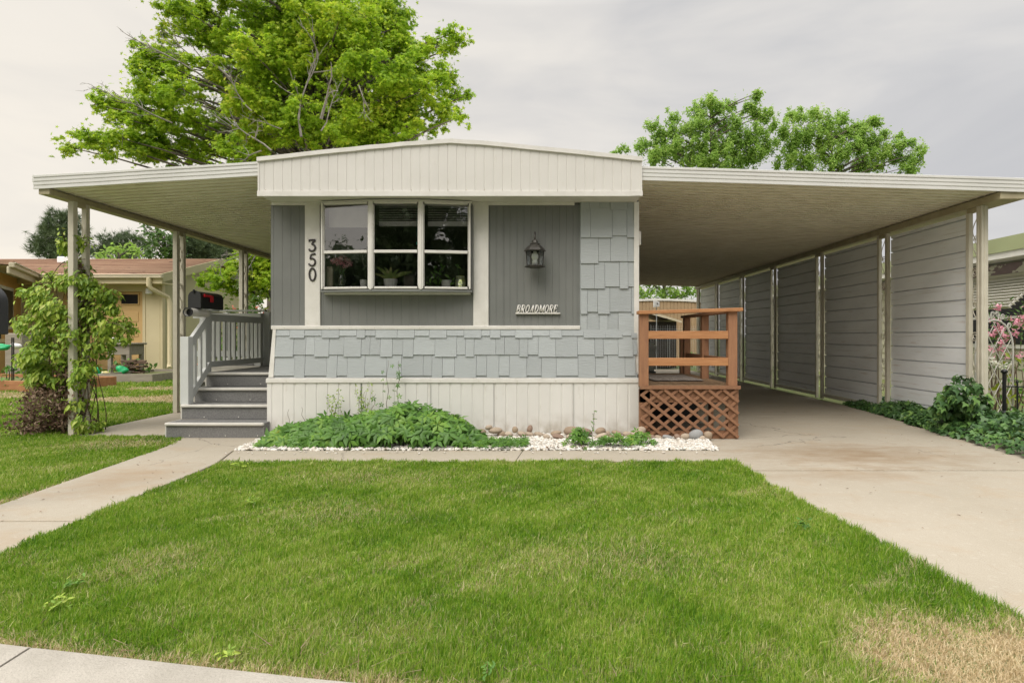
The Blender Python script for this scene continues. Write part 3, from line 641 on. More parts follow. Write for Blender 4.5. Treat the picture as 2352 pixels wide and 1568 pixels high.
mb = MB(); mb.lathe([(.030,0),(.030,.055),(.024,.06),(.032,.075),(.040,.10),(.038,.125),(.022,.15),(.018,.165)], (lx,ly,zz(611)), 16); mb.build('bulb', m_bulb, lan, smooth=True)
# ---------------------------------------------------------------- awnings
m_seam = MAT('seam_lip', (.74,.68,.54), (.54,.48,.35), 4, .6, stretch=(1,4,1))
def canopy(name, label, xi, xo, zi, zo, y0, y1, fzi, fzo, fh):
    c = empty(name, ((xi+xo)/2, y0, 0), label, 'awning' if xo < 0 else 'carport')
    sg = 1 if xo > xi else -1
    mb = MB(); prof = []; y = y0+.02
    while y < y1: prof += [(y,0),(y+.092,0),(y+.096,.042),(y+.122,.042)]; y += .126
    prof.append((y, 0)); nseg = 6; vs = []; fs = []; n = len(prof)
    for i in range(nseg+1):
        t = i/nseg; x = xi+(xo-xi)*t; z = zi+(zo-zi)*t
        vs += [(x, py, z+pz) for py, pz in prof]
    for i in range(nseg):
        for j in range(n-1): fs.append((i*n+j, (i+1)*n+j, (i+1)*n+j+1, i*n+j+1))
    m0 = len(vs); vs += [(a, b, c_+.006) for a, b, c_ in vs]; fs += [tuple(q+m0 for q in f[::-1]) for f in fs]
    mb.add(vs, fs); mb.build('roof_sheet', m_under, c)
    mb = MB(); y = y0+.02+.092
    while y < y1-.05:
        mb.add([(xi,y-.004,zi-.010),(xo,y-.004,zo-.010),(xo,y+.006,zo-.009),(xi,y+.006,zi-.009),(xi,y-.004,zi+.002),(xo,y-.004,zo+.002),(xo,y+.006,zo+.002),(xi,y+.006,zi+.002)], [(0,1,2,3),(0,4,5,1),(3,2,6,7),(1,5,6,2),(0,3,7,4)]); y += .126
    mb.build('sheet_seam', m_seam, c)
    pf = [(0,0),(-.012,.0),(-.012,.028),(-.004,.032),(-.004,.040),(-.012,.044),(-.012,.070),(-.004,.074),(-.004,.082),(-.012,.086),(-.012,.112),(-.004,.116),(-.004,.124),(-.014,.128),(-.014,.150),(0,.156),(.05,.156),(.05,.150),(.004,.146),(.004,.0)]
    pf = [(a, b*fh/.156) for a, b in pf]; n = len(pf); vs = []; fs = []
    xs = [xi, xi+(xo-xi)*.25, xi+(xo-xi)*.5, xi+(xo-xi)*.74, xi+(xo-xi)*.76, xo]
    for i, x in enumerate(xs):
        t = (x-xi)/(xo-xi); z = fzi+(fzo-fzi)*t+random.uniform(-.002,.002)
        vs += [(x, y0+a, z+b) for a, b in pf]
    for i in range(len(xs)-1):
        for j in range(n): fs.append((i*n+j, i*n+(j+1) % n, (i+1)*n+(j+1) % n, (i+1)*n+j))
    fs += [tuple(range(n)), tuple(range((len(xs)-1)*n, len(xs)*n))]
    MB().add(vs, fs).build('fascia', m_fasc, c)
    mb = MB(); mb.box(min(xo, xo+sg*.02), max(xo, xo+sg*.02), y0, y1, fzo+.08, fzo+fh); mb.build('edge_trim', m_fasc, c)
    return c
YF = 6.27
L = canopy('porch_awning', 'cream corrugated metal awning on paired posts over the left side porch', -3.075, -5.56, 2.925, 2.775, YF, 18.4, 2.906, 2.757, .157)
RR = canopy('carport', 'long cream carport roof with ribbed metal side wall over the driveway', 1.135, 5.46, 2.878, 2.742, YF, 18.6, 2.858, 2.722, .157)
MB().box(-5.52, -5.40, YF+.01, 18.4, 2.705, 2.768).build('beam', m_beam, L, bev=.004)
mb = MB(); mb.box(5.10, 5.38, YF+.01, 18.6, 2.655, 2.735); mb.build('beam', m_beam, RR, bev=.004)
def column(parent, x, y, w, z0, z1, gap=.21, scroll=True, ribbed=False):
    mb = MB()
    def post(yc):
        if ribbed:
            h = w/2; pf = [(-h,-h),(-h*.45,-h),(-h*.4,-h+.008),(-.002,-h+.008),(0,-h),(h*.45,-h),(h*.5,-h+.006),(h,-h+.006),(h,h),(-h,h),(-h,h*.3),(-h+.008,h*.25),(-h+.008,-h*.3),(-h,-h*.35)]
            mb.prism([(x+a, yc+b) for a, b in pf], 2, z0, z1)
        else: mb.box(x-w/2, x+w/2, yc-w/2, yc+w/2, z0, z1)
    post(y); o = None
    col_ = mb.build('support_column', m_post, parent, bev=.003)
    mb = MB(); w2 = w*(.62 if ribbed else .9); mb.box(x-w2/2, x+w2/2, y+gap-w2/2, y+gap+w2/2, z0, z1); mb.build('rear_post', m_post, col_, bev=.003)
    mb = MB(); mb.box(x-w*.4, x+w*.4, y, y+gap, z1-.05, z1-.002); mb.build('top_plate', m_beam, col_)
    if scroll:
        mb = MB(); z = z0+.25; k = 0
        while z < z1-.45:
            s_ = 1 if k % 2 else -1; yc = y+gap/2; rr_ = gap*.27; pts = []
            for i in range(26):
                t = i/25; a = t*3.6*math.pi; r_ = rr_*(1-.75*t)
                pts.append((x, yc+s_*(rr_*.25+r_*math.cos(a)-rr_*.6), z+.12+r_*math.sin(a)*1.15))
            mb.tube(pts, .0055, 5)
            mb.tube([(x, yc+s_*.05*math.sin(q*.55), z+.12+.36*q/9) for q in range(10)], .0055, 5)
            z += .38; k += 1
        mb.build('scrollwork', m_post, col_, smooth=True)
    return col_
for y in (6.62, 8.51, 10.38, 12.3, 14.2, 16.1, 18.0): column(L, -5.42, y, .064, 0 if y < 7 else .0, 2.706, .19 if y < 7 else .16)
posts = (6.62, 8.42, 10.36, 12.42, 14.35, 16.4, 18.3)
for i, y in enumerate(posts): column(RR, 5.165, y, .082 if i == 0 else .052, 0, 2.656, .20, True, i == 0)
# wall panels: horizontal ribs between the columns
for i in range(len(posts)-1):
    ya, yb = posts[i]+.20+.035, posts[i+1]-.03; xx = 5.20; z0, z1 = .10, 2.615; mb = MB(); prof = [(z0, 0)]; z = z0+.1
    while z < z1-.05: prof += [(z,0),(z+.004,.03),(z+.018,.03),(z+.024,0)]; z += .196
    prof.append((z1, 0)); vs = []; fs = []; n = len(prof); ns = 5
    for j in range(ns+1):
        y = ya+(yb-ya)*j/ns; vs += [(xx+px+random.uniform(-.002,.002), y, pz) for pz, px in prof]
    for j in range(ns):
        for q in range(n-1): fs.append((j*n+q, (j+1)*n+q, (j+1)*n+q+1, j*n+q+1))
    mb.add(vs, fs); o = mb.build('wall_panel', m_panel, RR); sol = o.modifiers.new('t', 'SOLIDIFY'); sol.thickness = .004
mb = MB()
for i in range(len(posts)-1): mb.box(5.14, 5.19, posts[i]+.235, posts[i+1]-.033, .045, .10)
mb.build('bottom_rail', m_post, RR)

# ---------------------------------------------------------------- left porch with steps and railing
st = empty('porch_steps', (-3.65, 6.37, 0), 'grey carpeted porch steps with white nosings and grey wooden railing', 'porch')
noses = [(6.37,.17),(6.65,.34),(6.93,.51),(7.21,.68)]
SXL, SXR = -4.19, -3.10
for i, (y, z) in enumerate(noses):
    y1 = noses[i+1][0]+.01 if i < 3 else 8.72; xl = SXL-(.0 if i < 2 else .02*(i-1))
    mb = MB(); mb.box(xl+.01, SXR+.02, y+.018, y1, z-.17 if i else 0, z-.004); o = mb.build('step', m_carpet, st)
    mb = MB(); mb.box(xl, SXR+.02, y-.006, y+.03, z-.034, z+.002); mb.build('nosing', m_nose, o, bev=.012)
    mb = MB(); mb.box(xl-.006, xl+.008, y+.02, y1-.002, z-.17, z-.002); mb.build('stringer', m_nose, o)
    mb = MB()
    for u_ in (.25,.62,.95):
        mb.ball((xl+u_*(SXR-xl), y+.014, z-.145), (.007,.004,.007), 8, 5)
    mb.build('rivets', m_nose, o, smooth=True)
mb = MB(); mb.box(-5.45, SXR+.02, 8.73, 11.5, .51, .676); o = mb.build('landing', m_carpet, st)
mb = MB(); mb.box(-5.46, -4.26, 8.70, 8.73, .44, .682); mb.box(-5.46, -4.26, 8.695, 8.735, .65, .684); mb.build('landing_face', m_nose, o)
mb = MB(); mb.box(SXR-1.1, SXR, 7.22, 8.7, 0, .5); mb.box(-5.4, SXR, 8.76, 11.4, 0, .5); mb.build('landing_skirt', m_gray, st)
def post_(x0, w, y, z0, z1): return MB().box(x0, x0+w, y, y+w, z0, z1).build('newel_post', m_porch, st, bev=.004)
post_(-4.205, .098, 6.67, .34, Z(773,6.67)); post_(X(458,7.26), .098, 7.26, .68, 1.487); post_(X(584,8.8)-.0, .098, 8.80, .68, 1.49)
# sloped rails
a = Vector((-4.14, 6.76, 1.06)); b = Vector((-4.21, 7.27, 1.40))
MB().beam(a, b, .04, .10).build('handrail', m_porch, st, bev=.003)
MB().beam(a-Vector((0,0,.63)), b-Vector((0,0,.63)), .04, .095).build('bottom_rail', m_porch, st, bev=.003)
for t in (.22,.5,.78):
    p_ = a.lerp(b, t); MB().box(p_.x-.018, p_.x+.018, p_.y-.018, p_.y+.018, p_.z-.6, p_.z-.02).build('baluster', m_porch, st)
# side rail in depth
MB().box(-4.30, -4.26, 7.35, 8.82, 1.335, 1.43).build('handrail', m_porch, st, bev=.003)
MB().box(-4.30, -4.26, 7.35, 8.82, .735, .81).build('bottom_rail', m_porch, st, bev=.003)
for i in range(11):
    y = 7.42+i*.128; MB().box(-4.335, -4.302, y, y+.036, .79, 1.37).build('baluster', m_porch, st)
# front rail of the far landing
MB().box(-5.46, -4.30, 8.93, 9.02, 1.525, 1.555).build('cap_rail', m_porch, st, bev=.003)
MB().box(-5.44, -4.32, 8.95, 8.99, 1.42, 1.50).build('handrail', m_porch, st, bev=.003)
MB().box(-5.44, -4.25, 8.95, 8.99, .82, .905).build('bottom_rail', m_porch, st, bev=.003)
for i in range(9):
    x = -5.36+i*.125; MB().box(x, x+.055, 8.992, 9.02, .80, 1.50).build('baluster', m_porch, st)
MB().box(-4.30, -4.21, 8.905, 9.0, .68, 1.52).build('newel_post', m_porch, st, bev=.003)
for y in (9.9, 10.9):
    MB().box(-5.5, -5.41, y, y+.09, .68, 1.55).build('newel_post', m_porch, st, bev=.003)
MB().box(-5.49, -5.42, 9.0, 11.4, 1.5, 1.54).build('cap_rail', m_porch, st)

# mailboxes
def arch(x0, x1, z0, z1, n=14):
    r = (x1-x0)/2; zc = z1-r; P = [(x0, z0), (x0, zc)]+[((x0+x1)/2-r*math.cos(math.pi*i/n), zc+r*math.sin(math.pi*i/n)) for i in range(1, n)]+[(x1, zc), (x1, z0)]
    return P
mx0, mx1, mz0, mz1, my0, my1 = X(431,6.86), X(461,6.86), Z(708,6.86), Z(667,6.86), 6.86, 7.36
mx = empty('mailbox', ((mx0+mx1)/2, my0, mz0), 'black arched metal mailbox with red flag on the grey porch railing post', 'mailbox', 'mailboxes')
MB().prism(arch(mx0+.004, mx1-.004, mz0, mz1-.004), 1, my0+.012, my1).build('body', m_black, mx, smooth='auto', bev=.003)
o = MB().prism(arch(mx0, mx1, mz0+.006, mz1), 1, my0, my0+.022).build('door', m_dkplastic, mx, smooth='auto', bev=.004)
mb = MB(); mb.box((mx0+mx1)/2-.01, (mx0+mx1)/2+.01, my0-.018, my0+.002, mz1-.03, mz1+.012); mb.build('latch', m_black, o, bev=.003)
mb = MB(); fx = mx1+.0; mb.box(fx, fx+.006, 6.93, 7.10, mz0+.145, mz0+.172); mb.box(fx+.001, fx+.008, 7.05, 7.12, mz0+.085, mz0+.165); mb.box(fx, fx+.012, 6.92, 6.95, mz0+.14, mz0+.178); mb.build('flag', m_red, mx, bev=.003)
MB().box(mx0+.02, mx1-.02, 6.95, 7.30, mz0-.02, mz0).build('mount', m_porch, mx)
mb = MB(); tcx, tcz = X(431,6.76), Z(716.5,6.76)
n = 24; vs = []; fs = []
for (r_, y) in ((.050,6.76),(.052,7.1),(.044,7.1),(.044,6.762)): vs += [(tcx+.02*(y-6.76)/.3+r_*math.cos(2*math.pi*i/n), y, tcz+r_*math.sin(2*math.pi*i/n)) for i in range(n)]
for k_ in range(4):
    for i in range(n): fs.append((k_*n+i, k_*n+(i+1) % n, ((k_+1) % 4)*n+(i+1) % n, ((k_+1) % 4)*n+i))
nb = empty('newspaper_tube', (tcx, 6.76, tcz-.05), 'round pale newspaper tube with dark mouth hanging under the porch mailbox', 'newspaper tube')
MB().add(vs, fs).build('tube', m_nose, nb, smooth='auto')
mb = MB(); mb.lathe([(.044,0),(.0435,.004)], (0,0,0), n); mb.v = [(tcx+a, 6.80+c, tcz+b) for a, b, c in mb.v]; mb.build('mouth', m_black, nb)
mb = MB(); vs = []
for (r_, y) in ((.055,6.752),(.055,6.772),(.045,6.772),(.045,6.752)): vs += [(tcx+r_*math.cos(2*math.pi*i/n), y, tcz+r_*math.sin(2*math.pi*i/n)) for i in range(n)]
mb.add(vs, fs).build('rim', m_dkplastic, nb, smooth='auto')
MB().box(tcx-.01, tcx+.14, 7.0, 7.06, tcz+.045, mz0-.012).build('bracket', m_porch, nb)
# kerbside mailbox at the left edge
kx1 = X(22.5,3.9); kx0 = kx1-.26; kz0, kz1 = Z(768,3.9), Z(653,3.9)
km = empty('mailbox', (kx0+.13, 3.4, 0), 'large black plastic mailbox on a post beside the walkway', 'mailbox', 'mailboxes')
MB().prism(arch(kx0+.01, kx1-.006, kz0, kz1-.006), 1, 3.43, 3.9).build('body', m_dkplastic, km, smooth='auto', bev=.008)
MB().prism(arch(kx0, kx1, kz0-.0, kz1), 1, 3.40, 3.45).build('door', m_dkplastic, km, smooth='auto', bev=.01)
mb = MB(); mb.box(kx0+.06, kx0+.15, 3.6, 3.69, -.1, kz0-.03); mb.box(kx0+.04, kx0+.23, 3.46, 3.87, kz0-.03, kz0); mb.add([(kx0+.1,3.69,kz0-.03),(kx0+.1,3.86,kz0-.03),(kx0+.1,3.69,kz0-.3),(kx0+.2,3.69,kz0-.03),(kx0+.2,3.86,kz0-.03),(kx0+.2,3.69,kz0-.3)],[(0,1,2),(5,4,3),(0,3,4,1),(1,4,5,2)]); mb.build('post', m_dkplastic, km, bev=.003)

# ---------------------------------------------------------------- wooden side deck
DY = 6.30
dk = empty('side_deck', (1.68, DY, 0), 'small stained wooden deck with rails and diagonal lattice skirt beside the carport', 'deck')
dx0, dx1, dzt = X(1470,DY), X(1699,DY), .592
for i in range(8):
    x = dx0+.02+i*.137
    MB().box(x, min(x+.131, dx1+.005), DY+.005, 8.45, dzt-.032, dzt-.002).build('deck_board', m_deckb, dk, bev=.004)
MB().box(dx0, dx1+.008, DY-.012, DY+.004, dzt-.036, dzt+.002).build('front_fascia', m_lath, dk)
mb = MB(); mb.box(dx0+.0, dx1, DY+.03, DY+.07, dzt-.19, dzt-.04); mb.box(dx0+.0, dx1-.02, DY+.03, DY+.07, .0, .09); mb.box(dx0, dx0+.12, DY+.03, DY+.09, .0, dzt-.04); mb.box(dx1-.12, dx1-.005, DY+.028, DY+.12, .0, dzt-.04)
mb.box(dx1-.05, dx1-.01, DY+.12, 8.44, dzt-.19, dzt-.04); mb.box(dx1-.05, dx1-.01, 8.34, 8.44, 0, dzt-.19); mb.box(dx1-.045,dx1-.012,7.2,7.32,0,dzt-.19)
mb.build('deck_frame', m_lath, dk, bev=.003)
MB().box(dx0+.05, dx1-.1, 7.6, 7.64, .0, dzt-.2).build('black_sheet', m_black, dk)  # plain black sheet standing under the deck behind the lattice
def clipseg(px, pz, qx, qz, x0, x1, z0, z1):
    t0, t1 = 0, 1; dx, dz = qx-px, qz-pz
    for p_, q_ in ((-dx, px-x0),(dx, x1-px),(-dz, pz-z0),(dz, z1-pz)):
        if abs(p_) < 1e-9:
            if q_ < 0: return None
        else:
            r_ = q_/p_
            if p_ < 0: t0 = max(t0, r_)
            else: t1 = min(t1, r_)
    return None if t0 >= t1 else ((px+dx*t0, pz+dz*t0), (px+dx*t1, pz+dz*t1))
z0, z1 = .01, dzt-.04; sl = .80
for layer, sg in ((0,-1),(1,1)):
    mb = MB(); c = -1.2
    while c < 2.6:
        px = dx0+c
        sgm = clipseg(px, z1, px+3*(1 if sg < 0 else -1), z1-3*sl, dx0+.012, dx1-.012, z0+.01, z1-.004)
        if sgm:
            (ax, az_), (bx_, bz) = sgm
            if math.hypot(bx_-ax, bz-az_) > .05: mb.beam((ax, DY+(.012 if layer else 0), az_), (bx_, DY+(.012 if layer else 0), bz), .011, .032)
        c += .163
    mb.build('lattice', m_lath, dk, bev=.002)
def dpost(x0, x1, y, z1, w=.09): return MB().box(x0, x1, y, y+w, dzt-.02 if y > 6.5 else dzt-.002, z1).build('post', m_woodz, dk, bev=.004)
zr = lambda v: Z(v, DY+.05)
dpost(X(1469.5,DY+.02), X(1490,DY+.02), DY+.02, zr(721)); dpost(X(1673.5,DY+.02), X(1694,DY+.02), DY+.02, zr(714))
sx = X(1684,DY+.05); dpost(sx-.045, sx+.045, 7.4, 1.405); dpost(sx-.045, sx+.045, 8.3, 1.405)
MB().box(sx-.04, sx-.0, 8.55, 8.62, 0, 1.1).build('post', m_woodz, dk, bev=.003)
mb = MB(); xa, xb_ = X(1466,DY), X(1706,DY)
mb.add([(xa,DY-.02,zr(722)),(xb_,DY-.02,zr(715)),(xb_,DY+.12,zr(715)),(xa,DY+.12,zr(722)),(xa,DY-.02,zr(714)),(xb_,DY-.02,zr(707)),(xb_,DY+.12,zr(707)),(xa,DY+.12,zr(714))],[(0,3,2,1),(4,5,6,7),(0,1,5,4),(1,2,6,5),(2,3,7,6),(3,0,4,7)])
mb.build('top_rail', m_woodx, dk, bev=.005)
mb = MB(); mb.box(sx-.07, sx+.05, DY+.125, 8.42, 1.405, 1.44); mb.build('top_rail', m_woodz, dk, bev=.004)
for va, vb in ((760,778),(821.5,839.5)):
    MB().box(X(1490,DY)+.001, X(1674.5,DY), DY+.018, DY+.056, zr(vb), zr(va)).build('rail', m_woodx, dk, bev=.004)
    for y0_, y1_ in ((DY+.11,7.4),(7.49,8.3)):
        MB().box(sx-.02, sx+.02, y0_, y1_, zr(vb)-.005, zr(va)-.005).build('rail', m_woodz, dk, bev=.004)
m_rug = MAT('rag_rug', (.42,.36,.31), (.22,.19,.17), 60, .95, .8, 160, (1,3,1), lo=.4, hi=.6)
mb = MB(); nx, ny = 24, 14; vs = []; fs = []
for j in range(ny+1):
    for i in range(nx+1):
        vs.append((1.40+.62*i/nx+.06*(ny-j)/ny*0, 6.92+1.0*j/ny+random.uniform(-.006,.006), dzt+.008+random.uniform(0,.008)))
for j in range(ny):
    for i in range(nx): a = j*(nx+1)+i; fs.append((a, a+1, a+nx+2, a+nx+1))
k0 = len(vs); vs += [(a, b, dzt+.0005) for a, b, c in vs]; fs += [tuple(q+k0 for q in f[::-1]) for f in fs]
mb.add(vs, fs).build('rag_rug', m_rug, None, smooth=True, label='mottled grey brown rag rug lying on the wooden deck', cat='rug')
mb = MB(); mb.box(1.17, 1.33, 6.85, 7.3, dzt, dzt+.06); mb.build('door_block', m_deckb, None, bev=.006, label='dark timber block on the deck beside the house wall', cat='timber')
# ---------------------------------------------------------------- bed: gravel, river stones, creeper
def rock_template(seed, n=9, m=6, rough=.12):
    r_ = np.random.default_rng(seed); V = []
    for i in range(m+1):
        for j in range(n):
            a = math.pi*i/m; b = 2*math.pi*j/n
            V.append((math.sin(a)*math.cos(b), math.sin(a)*math.sin(b), -math.cos(a)))
    V = np.array(V); d = r_.normal(0, 1, (5, 3)); V *= (1+rough*np.sin(V@d.T*1.7+r_.random(5)*6).sum(1, keepdims=True)/2)
    Fq = [(i*n+j, i*n+(j+1) % n, (i+1)*n+(j+1) % n, (i+1)*n+j) for i in range(m) for j in range(n)]
    return V, Fq
def chips(name, n, poly, smin, smax, mat, zf, **k):
    P = np.array(poly); x = rng.uniform(P[:,0].min(), P[:,0].max(), n*2); y = rng.uniform(P[:,1].min(), P[:,1].max(), n*2)
    kk = inpoly(x+.02*wob(x, y, 6), y+.012*wob(x, y, 9), poly); x, y = x[kk][:n], y[kk][:n]; n = len(x)
    T, Fq = rock_template(3, 5, 3, .3); s = rng.uniform(smin, smax, (n, 1))*rng.uniform(.6, 1.25, (n, 3)); s[:,2] *= .65
    a = rng.uniform(0, 6.28, n); c, sn = np.cos(a), np.sin(a); V = T[None]*s[:,None,:]+rng.normal(0,.12,(n,len(T),3))*s[:,None,:]
    Vx = V[...,0]*c[:,None]-V[...,1]*sn[:,None]; Vy = V[...,0]*sn[:,None]+V[...,1]*c[:,None]
    V = np.stack([Vx+x[:,None], Vy+y[:,None], V[...,2]+(zf(x, y)+rng.uniform(0,.012,n))[:,None]], 2)
    Fc = np.array(Fq)[None]+np.arange(n)[:,None,None]*len(T)
    return grid_mesh(name, V.reshape(-1,3), Fc.reshape(-1,4), mat, **k)
bedp = [(-3.03,5.665),(1.80,5.675),(1.83,6.29),(1.1,6.29),(1.1,6.48),(-3.06,6.48)]
chips('gravel_bed', 9000, bedp, .011, .024, m_gravel, lambda x, y: .004+.012*np.clip((y-5.68)/.5, 0, 1), kind='stuff', label='white marble chip gravel in the bed before the house', cat='gravel')
chips('gravel_bed', 70, [(-3.05,5.45),(1.8,5.5),(1.8,5.68),(-3.0,5.66)], .006, .012, m_gravel, lambda x, y: .008+0*x, kind='stuff', label='stray white chips scattered on the edging strip', cat='gravel')
m_st = [MAT('river_stone', a, b, 9, .75, .35, 50, extra=[(c, 30, (1,1,1), .58, .7, .4)]) for a, b, c in (((.34,.26,.18),(.27,.20,.14),(.2,.15,.1)),((.40,.32,.24),(.33,.26,.19),(.25,.2,.15)),((.28,.19,.14),(.22,.15,.11),(.35,.28,.2)),((.30,.30,.29),(.24,.24,.235),(.42,.41,.4)),((.48,.40,.31),(.40,.32,.24),(.3,.25,.2)))]
tone = ['tan brown','light tan','reddish brown','speckled grey','pale sandy']
stones = [(1105,995,20,15,0),(1123,983,16,7,1),(1138,990,30,12,1),(1152,999,19,14,0),(1168,998,18,9,4),(1183,988,13,13,0),(1200,998,22,10,1),(1217,987,13,15,2),(1217,998,17,9,4),(1238,999,20,9,1),(1255,1004,16,8,4),
 (1277,996,24,8,0),(1282,1004,28,9,2),(1312,992,32,19,0),(1312,1004,24,9,4),(1345,992,26,13,2),(1379,991,22,14,0),(1380,1003,26,11,4),(1396,998,12,12,1),(1405,1006,18,9,0),(1417,996,22,10,0),(1440,998,20,10,1),(1456,997,16,12,4),(1470,992,24,18,1),(1466,1006,20,9,0),
 (1497,1006,22,9,2),(1512,1007,18,9,1),(1535,1006,24,10,3),(1556,1005,14,12,2),(1574,1007,20,14,1),(1598,1006,32,21,3),(1612,1010,16,10,4),(1626,1003,20,18,0)]
ordn = ['first','second','third','fourth','fifth','sixth','seventh','eighth','ninth','tenth']
cnt = {}
stones.sort(key=lambda s: s[0])
near = lambda u: 'below the white skirting just right of the creeper' if u < 1240 else ('below the middle of the white skirting' if u < 1365 else ('below the right end of the white skirting' if u < 1480 else 'in front of the wooden lattice'))
for i, (u_, v_, w, h, c) in enumerate(stones):
    D = 6.32 if v_ < 1000 else 6.20
    if u_ > 1475: D = 6.20 if v_ < 1008 else 6.16
    s_ = F/D; T, Fq = rock_template(50+i, 16, 10, .05); a, b_, c_ = w*.54/s_, w*.54/s_*.75, max(h*.60/s_, .028)
    zc = max(Z(v_, D)+.008, c_*.85+.012); V = [(X(u_, D)+p[0]*a, D+p[1]*b_, zc+p[2]*c_+p[0]*c_*random.uniform(-.02,.02)) for p in T]
    tl = random.uniform(-.25,.25); V = [(x_, y_, z_+(x_-X(u_,D))*tl) for x_, y_, z_ in V]
    mb = MB(); mb.add(V, Fq); key = (tone[c], near(u_)); cnt[key] = cnt.get(key, 0)+1; big = 'large ' if w >= 28 else ('small ' if w <= 16 else '')
    mb.build('river_stone', m_st[c], None, smooth=True, cat='stone', group='river stones along the skirting and lattice',
             label=f'{ordn[cnt[key]-1]} {big}{tone[c]} river stone {near(u_)}' if cnt[key] > 1 else f'{big}{tone[c]} river stone {near(u_)}')

def stems(name, paths, r, mat, parent, **k):
    mb = MB()
    for p in paths: mb.tube(p, [r*(1-.6*i/(len(p)-1)) for i in range(len(p))], 4)
    return mb.build(name, mat, parent, smooth=True, **k)
# creeper mound
HX = [(210,.07),(330,.14),(450,.20),(700,.24),(1100,.28),(1200,.32),(1400,.41),(1520,.36),(1650,.33),(1800,.28),(1900,.20),(1980,.11),(2060,.05)]
hxs = [X((740+a/2.94)/1.306, 6.05) for a, b in HX]; hzs = [b for a, b in HX]
cr = empty('creeper_plant', (-1.6, 6.1, 0), 'spreading green five leaved creeper mound covering the gravel by the skirting', 'creeper', 'creepers in the gravel bed')
def mound(n, x0, x1, yc, ry, hfun, shell=(.75, 1.02)):
    x = rng.uniform(x0, x1, n); t = rng.uniform(-1, 1, n); y = yc+ry(x)*t if callable(ry) else yc+ry*t
    h = hfun(x)*np.sqrt(np.clip(1-t*t*.92, 0, 1))*(1+.22*wob(x, y, 4)); k = rng.uniform(shell[0], shell[1], n)
    nr = np.stack([.25*rng.normal(0,1,n), t*.9-.35, np.full(n, .8)], 1)
    return np.stack([x, y, h*k+.02], 1), nr
hf = lambda x: np.interp(x, hxs, hzs)
pp, nn = mound(950, hxs[0], hxs[-1], 6.08, lambda x: np.interp(x, [-2.9,-2.4,-1.8,-.8,-.5], [.22,.30,.40,.40,.2]), hf)
pp2, nn2 = mound(600, hxs[0], hxs[-1], 6.1, .36, hf, (.2, .8))
scatter('foliage', PALM, np.concatenate([pp, pp2]), np.concatenate([nn, nn2]), rng.uniform(.08, .135, 1550), m_creep, cr, .3, np.tile([0,-.8,-.35], (1550,1)))
nt_ = 420; xt = rng.uniform(-.85, -.12, nt_); yt = 5.88+.10*rng.normal(0,1,nt_)
scatter('foliage', PALM, np.stack([xt, np.clip(yt,5.66,6.2), rng.uniform(.03,.075,nt_)], 1), np.tile([0,-.3,1.], (nt_,1)), rng.uniform(.03,.055,nt_), m_creep, cr, .4)
nt_ = 60; scatter('foliage', PALM, np.stack([rng.uniform(-2.85,-2.1,nt_), rng.uniform(5.68,5.9,nt_), rng.uniform(.03,.07,nt_)], 1), np.tile([0,-.3,1.], (nt_,1)), rng.uniform(.03,.06,nt_), m_creep, cr, .4)
paths = []
lp = []
for u0, v0, u1, v1, k_ in ((888,925,889,828,7),(910,925,916,828,9),(836,945,835,900,6),(700,960,690,935,0),(660,980,661,940,0),(848,935,862,905,4)):
    a = Vector((X(u0,6.35), 6.38, Z(v0,6.35)-.15)); b = Vector((X(u1,6.42), 6.44, Z(v1,6.42))); P = [a.lerp(b, i/9)+Vector((.012*math.sin(i*1.4+u0), 0, 0)) for i in range(10)]; paths.append(P)
    for j in range(k_): q = P[2+int(7*j/max(k_,1))]; lp.append((q.x+random.uniform(-.05,.05), q.y-.015, q.z+random.uniform(-.01,.02)))
stems('stem', paths, .004, m_vine, cr)
scatter('foliage', PALM, np.array(lp), np.tile([0,-1,.4], (len(lp),1)), rng.uniform(.03,.05,len(lp)), m_creep, cr, .4)
# bushy thin stems (weeds) behind
for (u0, v0, v1, lab) in ((772,930,893,'wispy narrow leaved weed standing behind the creeper on the left'),(775+62,930,880,'tall fine leaved weed behind the middle of the creeper')):
    w = empty('weed', (X(u0,6.4), 6.4, 0), lab, 'weed'); P = []; lp = []
    for j in range(6):
        b = Vector((X(u0+random.uniform(-22,26),6.4), 6.42, Z(v1+random.uniform(0,25),6.4))); a = Vector((X(u0,6.4), 6.38, .1)); pth = [a.lerp(b, i/7)+Vector((.02*math.sin(i+j),0,0)) for i in range(8)]; P.append(pth)
        for q in pth[3:]:
            for _ in range(3): lp.append(q+Vector((random.uniform(-.02,.02),random.uniform(-.01,.01),random.uniform(-.02,.02))))
    stems('stem', P, .0025, m_vine, w); scatter('foliage', OVAL, np.array(lp), np.tile([0,-1,.6],(len(lp),1)), rng.uniform(.02,.035,len(lp)), m_vineleaf, w, .6)
